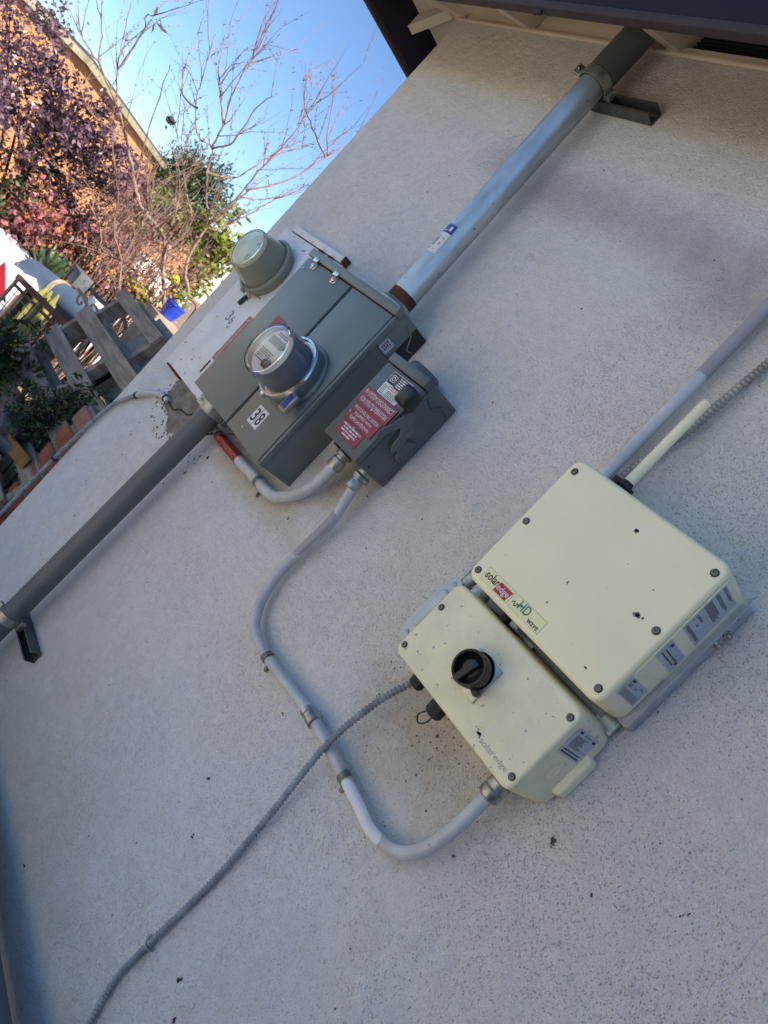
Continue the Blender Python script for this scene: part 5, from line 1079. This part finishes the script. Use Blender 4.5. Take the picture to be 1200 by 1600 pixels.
def pallet_along(label, x0, x1, y0, z0, lean, zs, hw, xs_, gname, z_top=None):
    """pallet stood parallel to the house wall, leaning back; boards run along x"""
    rn = random.Random(int(x0*100)); o = thing('wooden_pallet', (x0, y0, GZ), label, 'pallet', gname); upv = Vector((0, lean, 1)).normalized(); nrm = Vector((0, -1, lean)).normalized(); X = Vector((1, 0, 0))
    P = lambda x, z: Vector((x, y0+(z-z0)*lean, z))
    for z in zs:
        q = MB(); a = P(x0+rn.uniform(-.012, .012), z+rn.uniform(-.006, .006)); board(q, a, a+X*(x1-x0)+Vector((0, 0, rn.uniform(-.012, .012))), hw*rn.uniform(.9, 1.08), .018, nrm, upv); q.build('deck_board', 'pallet', o, smooth=False)
    for x in xs_:
        q = MB(); a = P(x, GZ)-nrm*.019; b2 = P(x, (z_top if z_top else zs[-1]+hw))-nrm*.019; board(q, a, b2, .021, .085, nrm, X); q.build('stringer', 'pallet', o, smooth=False)
    for z in zs[::2]:
        q = MB(); a = P(x0, z+.03)-nrm*.105; board(q, a, a+X*(x1-x0), hw, .016, nrm, upv); q.build('back_board', 'pallet', o, smooth=False)
    return o
pallet_along('front weathered pallet with three wide boards next to the shrub', -4.05, -2.86, .05, -.98, .29, [-1.64, -1.465, -1.29, -1.115, -.945, -.77, -.585], .047, (-4.02, -3.46, -2.89), 'pallets stood on end as a fence')
pallet_along('second weathered pallet behind the front one with its open frame showing at the top', -4.12, -3.42, .22, -.60, .30, [-1.5, -1.2, -.385], .035, (-4.08, -3.46), 'pallets stood on end as a fence')
q = MB(); p0, p1 = Vector((-3.72, .32, -.55)), Vector((-3.2, .32, -.55)); board(q, p0, p1, .235, .02, Vector((0, -1, .2)).normalized(), Vector((0, .2, 1)).normalized()); tag(q.build('plywood_sheet', 'plygrey', loc=(p0.x, p0.y, GZ), smooth=False), 'grey plywood sheet propped behind the pallets by the wall corner', 'plywood sheet')
pt = thing('flower_pot', pol(63.7, 6.2, z=-.42), 'glazed blue flower pot beside the wall corner', 'flower pot'); pc = pol(63.75, 6.2, z=-.44)
q = MB(); q.lathe(pc, (0, 0, 1), [(.055, 0), (.07, .05), (.082, .12), (.088, .125), (.088, .14), (.075, .14), (.07, .12), (0, .11)], 24); q.build('pot', 'bluepot', pt)
q = MB(); leaves(q, random.Random(3), [pc+Vector((0, 0, .17))], 30, .09, .03, aspect=.3, up=1); q.build('leaves', 'leafy', pt)
q = MB(); q.box((pc.x-.12, pc.y-.12, GZ), (pc.x+.12, pc.y+.12, -.441), .01); tag(q.build('plant_stand', 'stone', loc=(pc.x, pc.y, GZ)), 'square stone block under the blue pot', 'plant stand')
yc = pol(65.0, 6.9, el=-1.5); yo = thing('garden_ornament', yc, 'small round yellow garden ornament on a thin stick', 'ornament'); q = MB(); q.lathe(yc, (.9, -.4, .1), [(0, 0), (.03, .004), (.035, .012), (.018, .02), (0, .02)], 9); q.build('disc', 'yellow', yo); q = MB(); q.tube([yc, Vector((yc.x, yc.y+.03, GZ))], .004, 6); q.build('stick', 'wire', yo)

# shaded shrub in front of the pallets
def leafy(label, cs, seed, n, size, m_, gname=None, name='leafy_shrub', sp=.05):
    rnd = random.Random(seed); b0 = Vector((cs[0].x, cs[0].y, GZ)); o = thing(name, b0, label, 'shrub', gname); q = MB(); cl = []
    for c_ in cs:
        q.tube(catmull([b0+Vector((rnd.gauss(0, .04), rnd.gauss(0, .04), 0)), b0.lerp(c_, .5)+Vector((rnd.gauss(0, .05), rnd.gauss(0, .05), 0)), c_], 4), [.009, .006, .003], 5, caps=False)
        for k in range(9):
            v = Vector((rnd.gauss(0, sp), rnd.gauss(0, sp), rnd.gauss(0, sp)*.7)); cl.append(c_+v); q.tube([c_, c_+v], .002, 4, caps=False)
    q.build('stems', 'barkdark', o); q = MB(); leaves(q, rnd, cl, n, size, .025, aspect=.38, up=.4); q.build('leaves', m_, o)
leafy('green leafy shrub growing before the front pallet', [pol(a, 3.5, el=e) for a, e in ((66.6, -14.8), (65.9, -15.6), (65.2, -14.2), (64.4, -13.9), (65.2, -16.0), (64.4, -15.4), (67.0, -16.0), (66.0, -16.6), (63.8, -13.2), (65.0, -17.2), (64.8, -12.2))], 71, 1300, .034, 'leafshade', 'shaded shrubs')
leafy('dark green bush in the shade left of the front pallet', [pol(a, 4.0, el=e) for a, e in ((71.4, -13.6), (70.9, -14.4), (71.8, -15.0), (71.0, -13.2), (70.6, -16), (71, -17), (70.2, -16.0), (72.2, -13.6))], 72, 1600, .055, 'leafg', 'shaded shrubs', sp=.12)
# rubble, planks and stones by the bricks
q = MB(); a_, b_ = pol(68.2, 3.55, el=-17.6), pol(64.1, 3.3, el=-18.6); board(q, a_, b_, .030, .022, Vector((.9, -.4, 0)), Vector((0, 0, 1))); tag(q.build('ochre_plank', 'yellowwood', loc=a_, smooth=False), 'ochre painted plank lying beside the brick pier', 'plank')
rn = random.Random(19)
specs = [((66.4, -16.9, 3.5), (.06, .07, .03), 'slate', 'dark slate slab leaning above the ochre plank'), ((65.4, -18.2, 3.45), (.07, .06, .035), 'slate', 'larger slate slab right of the ochre plank'), ((66.8, -19.6, 3.4), (.08, .06, .03), 'stone', 'brown rubble stone under the ochre plank'), ((65.4, -20.8, 3.4), (.07, .05, .04), 'brick', 'broken red brick piece lowest in the rubble'), ((68.2, -17.8, 3.6), (.07, .06, .045), 'slate', 'slate lump at the far end of the ochre plank')]
for (pp, sz, m_, lab) in specs:
    q = MB(); c_ = pol(pp[0], pp[2], el=pp[1]); q.box(c_-Vector(sz)/1., c_+Vector(sz)/1., .015, 2, rot=Euler((rn.uniform(-.5, .5), rn.uniform(-.5, .5), rn.uniform(-.6, .6))).to_matrix())
    q.v = [v+noise.noise_vector(v*14)*.02 for v in q.v]; tag(q.build('rubble_stone', m_, loc=c_), lab, 'stone', 'rubble by the corner')
q = MB(); rp = [pol(a, 3.25, z=0) for a in (71, 63.9)]; 
hm = MB(); n = 14; vs = []; fs = []
for i in range(n+1):
    for j in range(7):
        a = 72-8.2*i/n; d_ = 3.15+.16*j; z_ = GZ+.32*math.sin(math.pi*(j/6))*(.7+.3*noise.noise(Vector((i*.7, j*.9, 0))))+.18*noise.noise(Vector((i*.5, j*.7, 2))); p = pol(a, d_, z=max(GZ-.05, z_)); vs.append(p)
for i in range(n):
    for j in range(6): a = i*7+j; fs.append((a, a+1, a+8, a+7))
hm.add(vs, fs); tag(hm.build('rubble_ground', 'slate'), 'loose broken rubble heaped at the wall corner', 'rubble', kind='stuff')
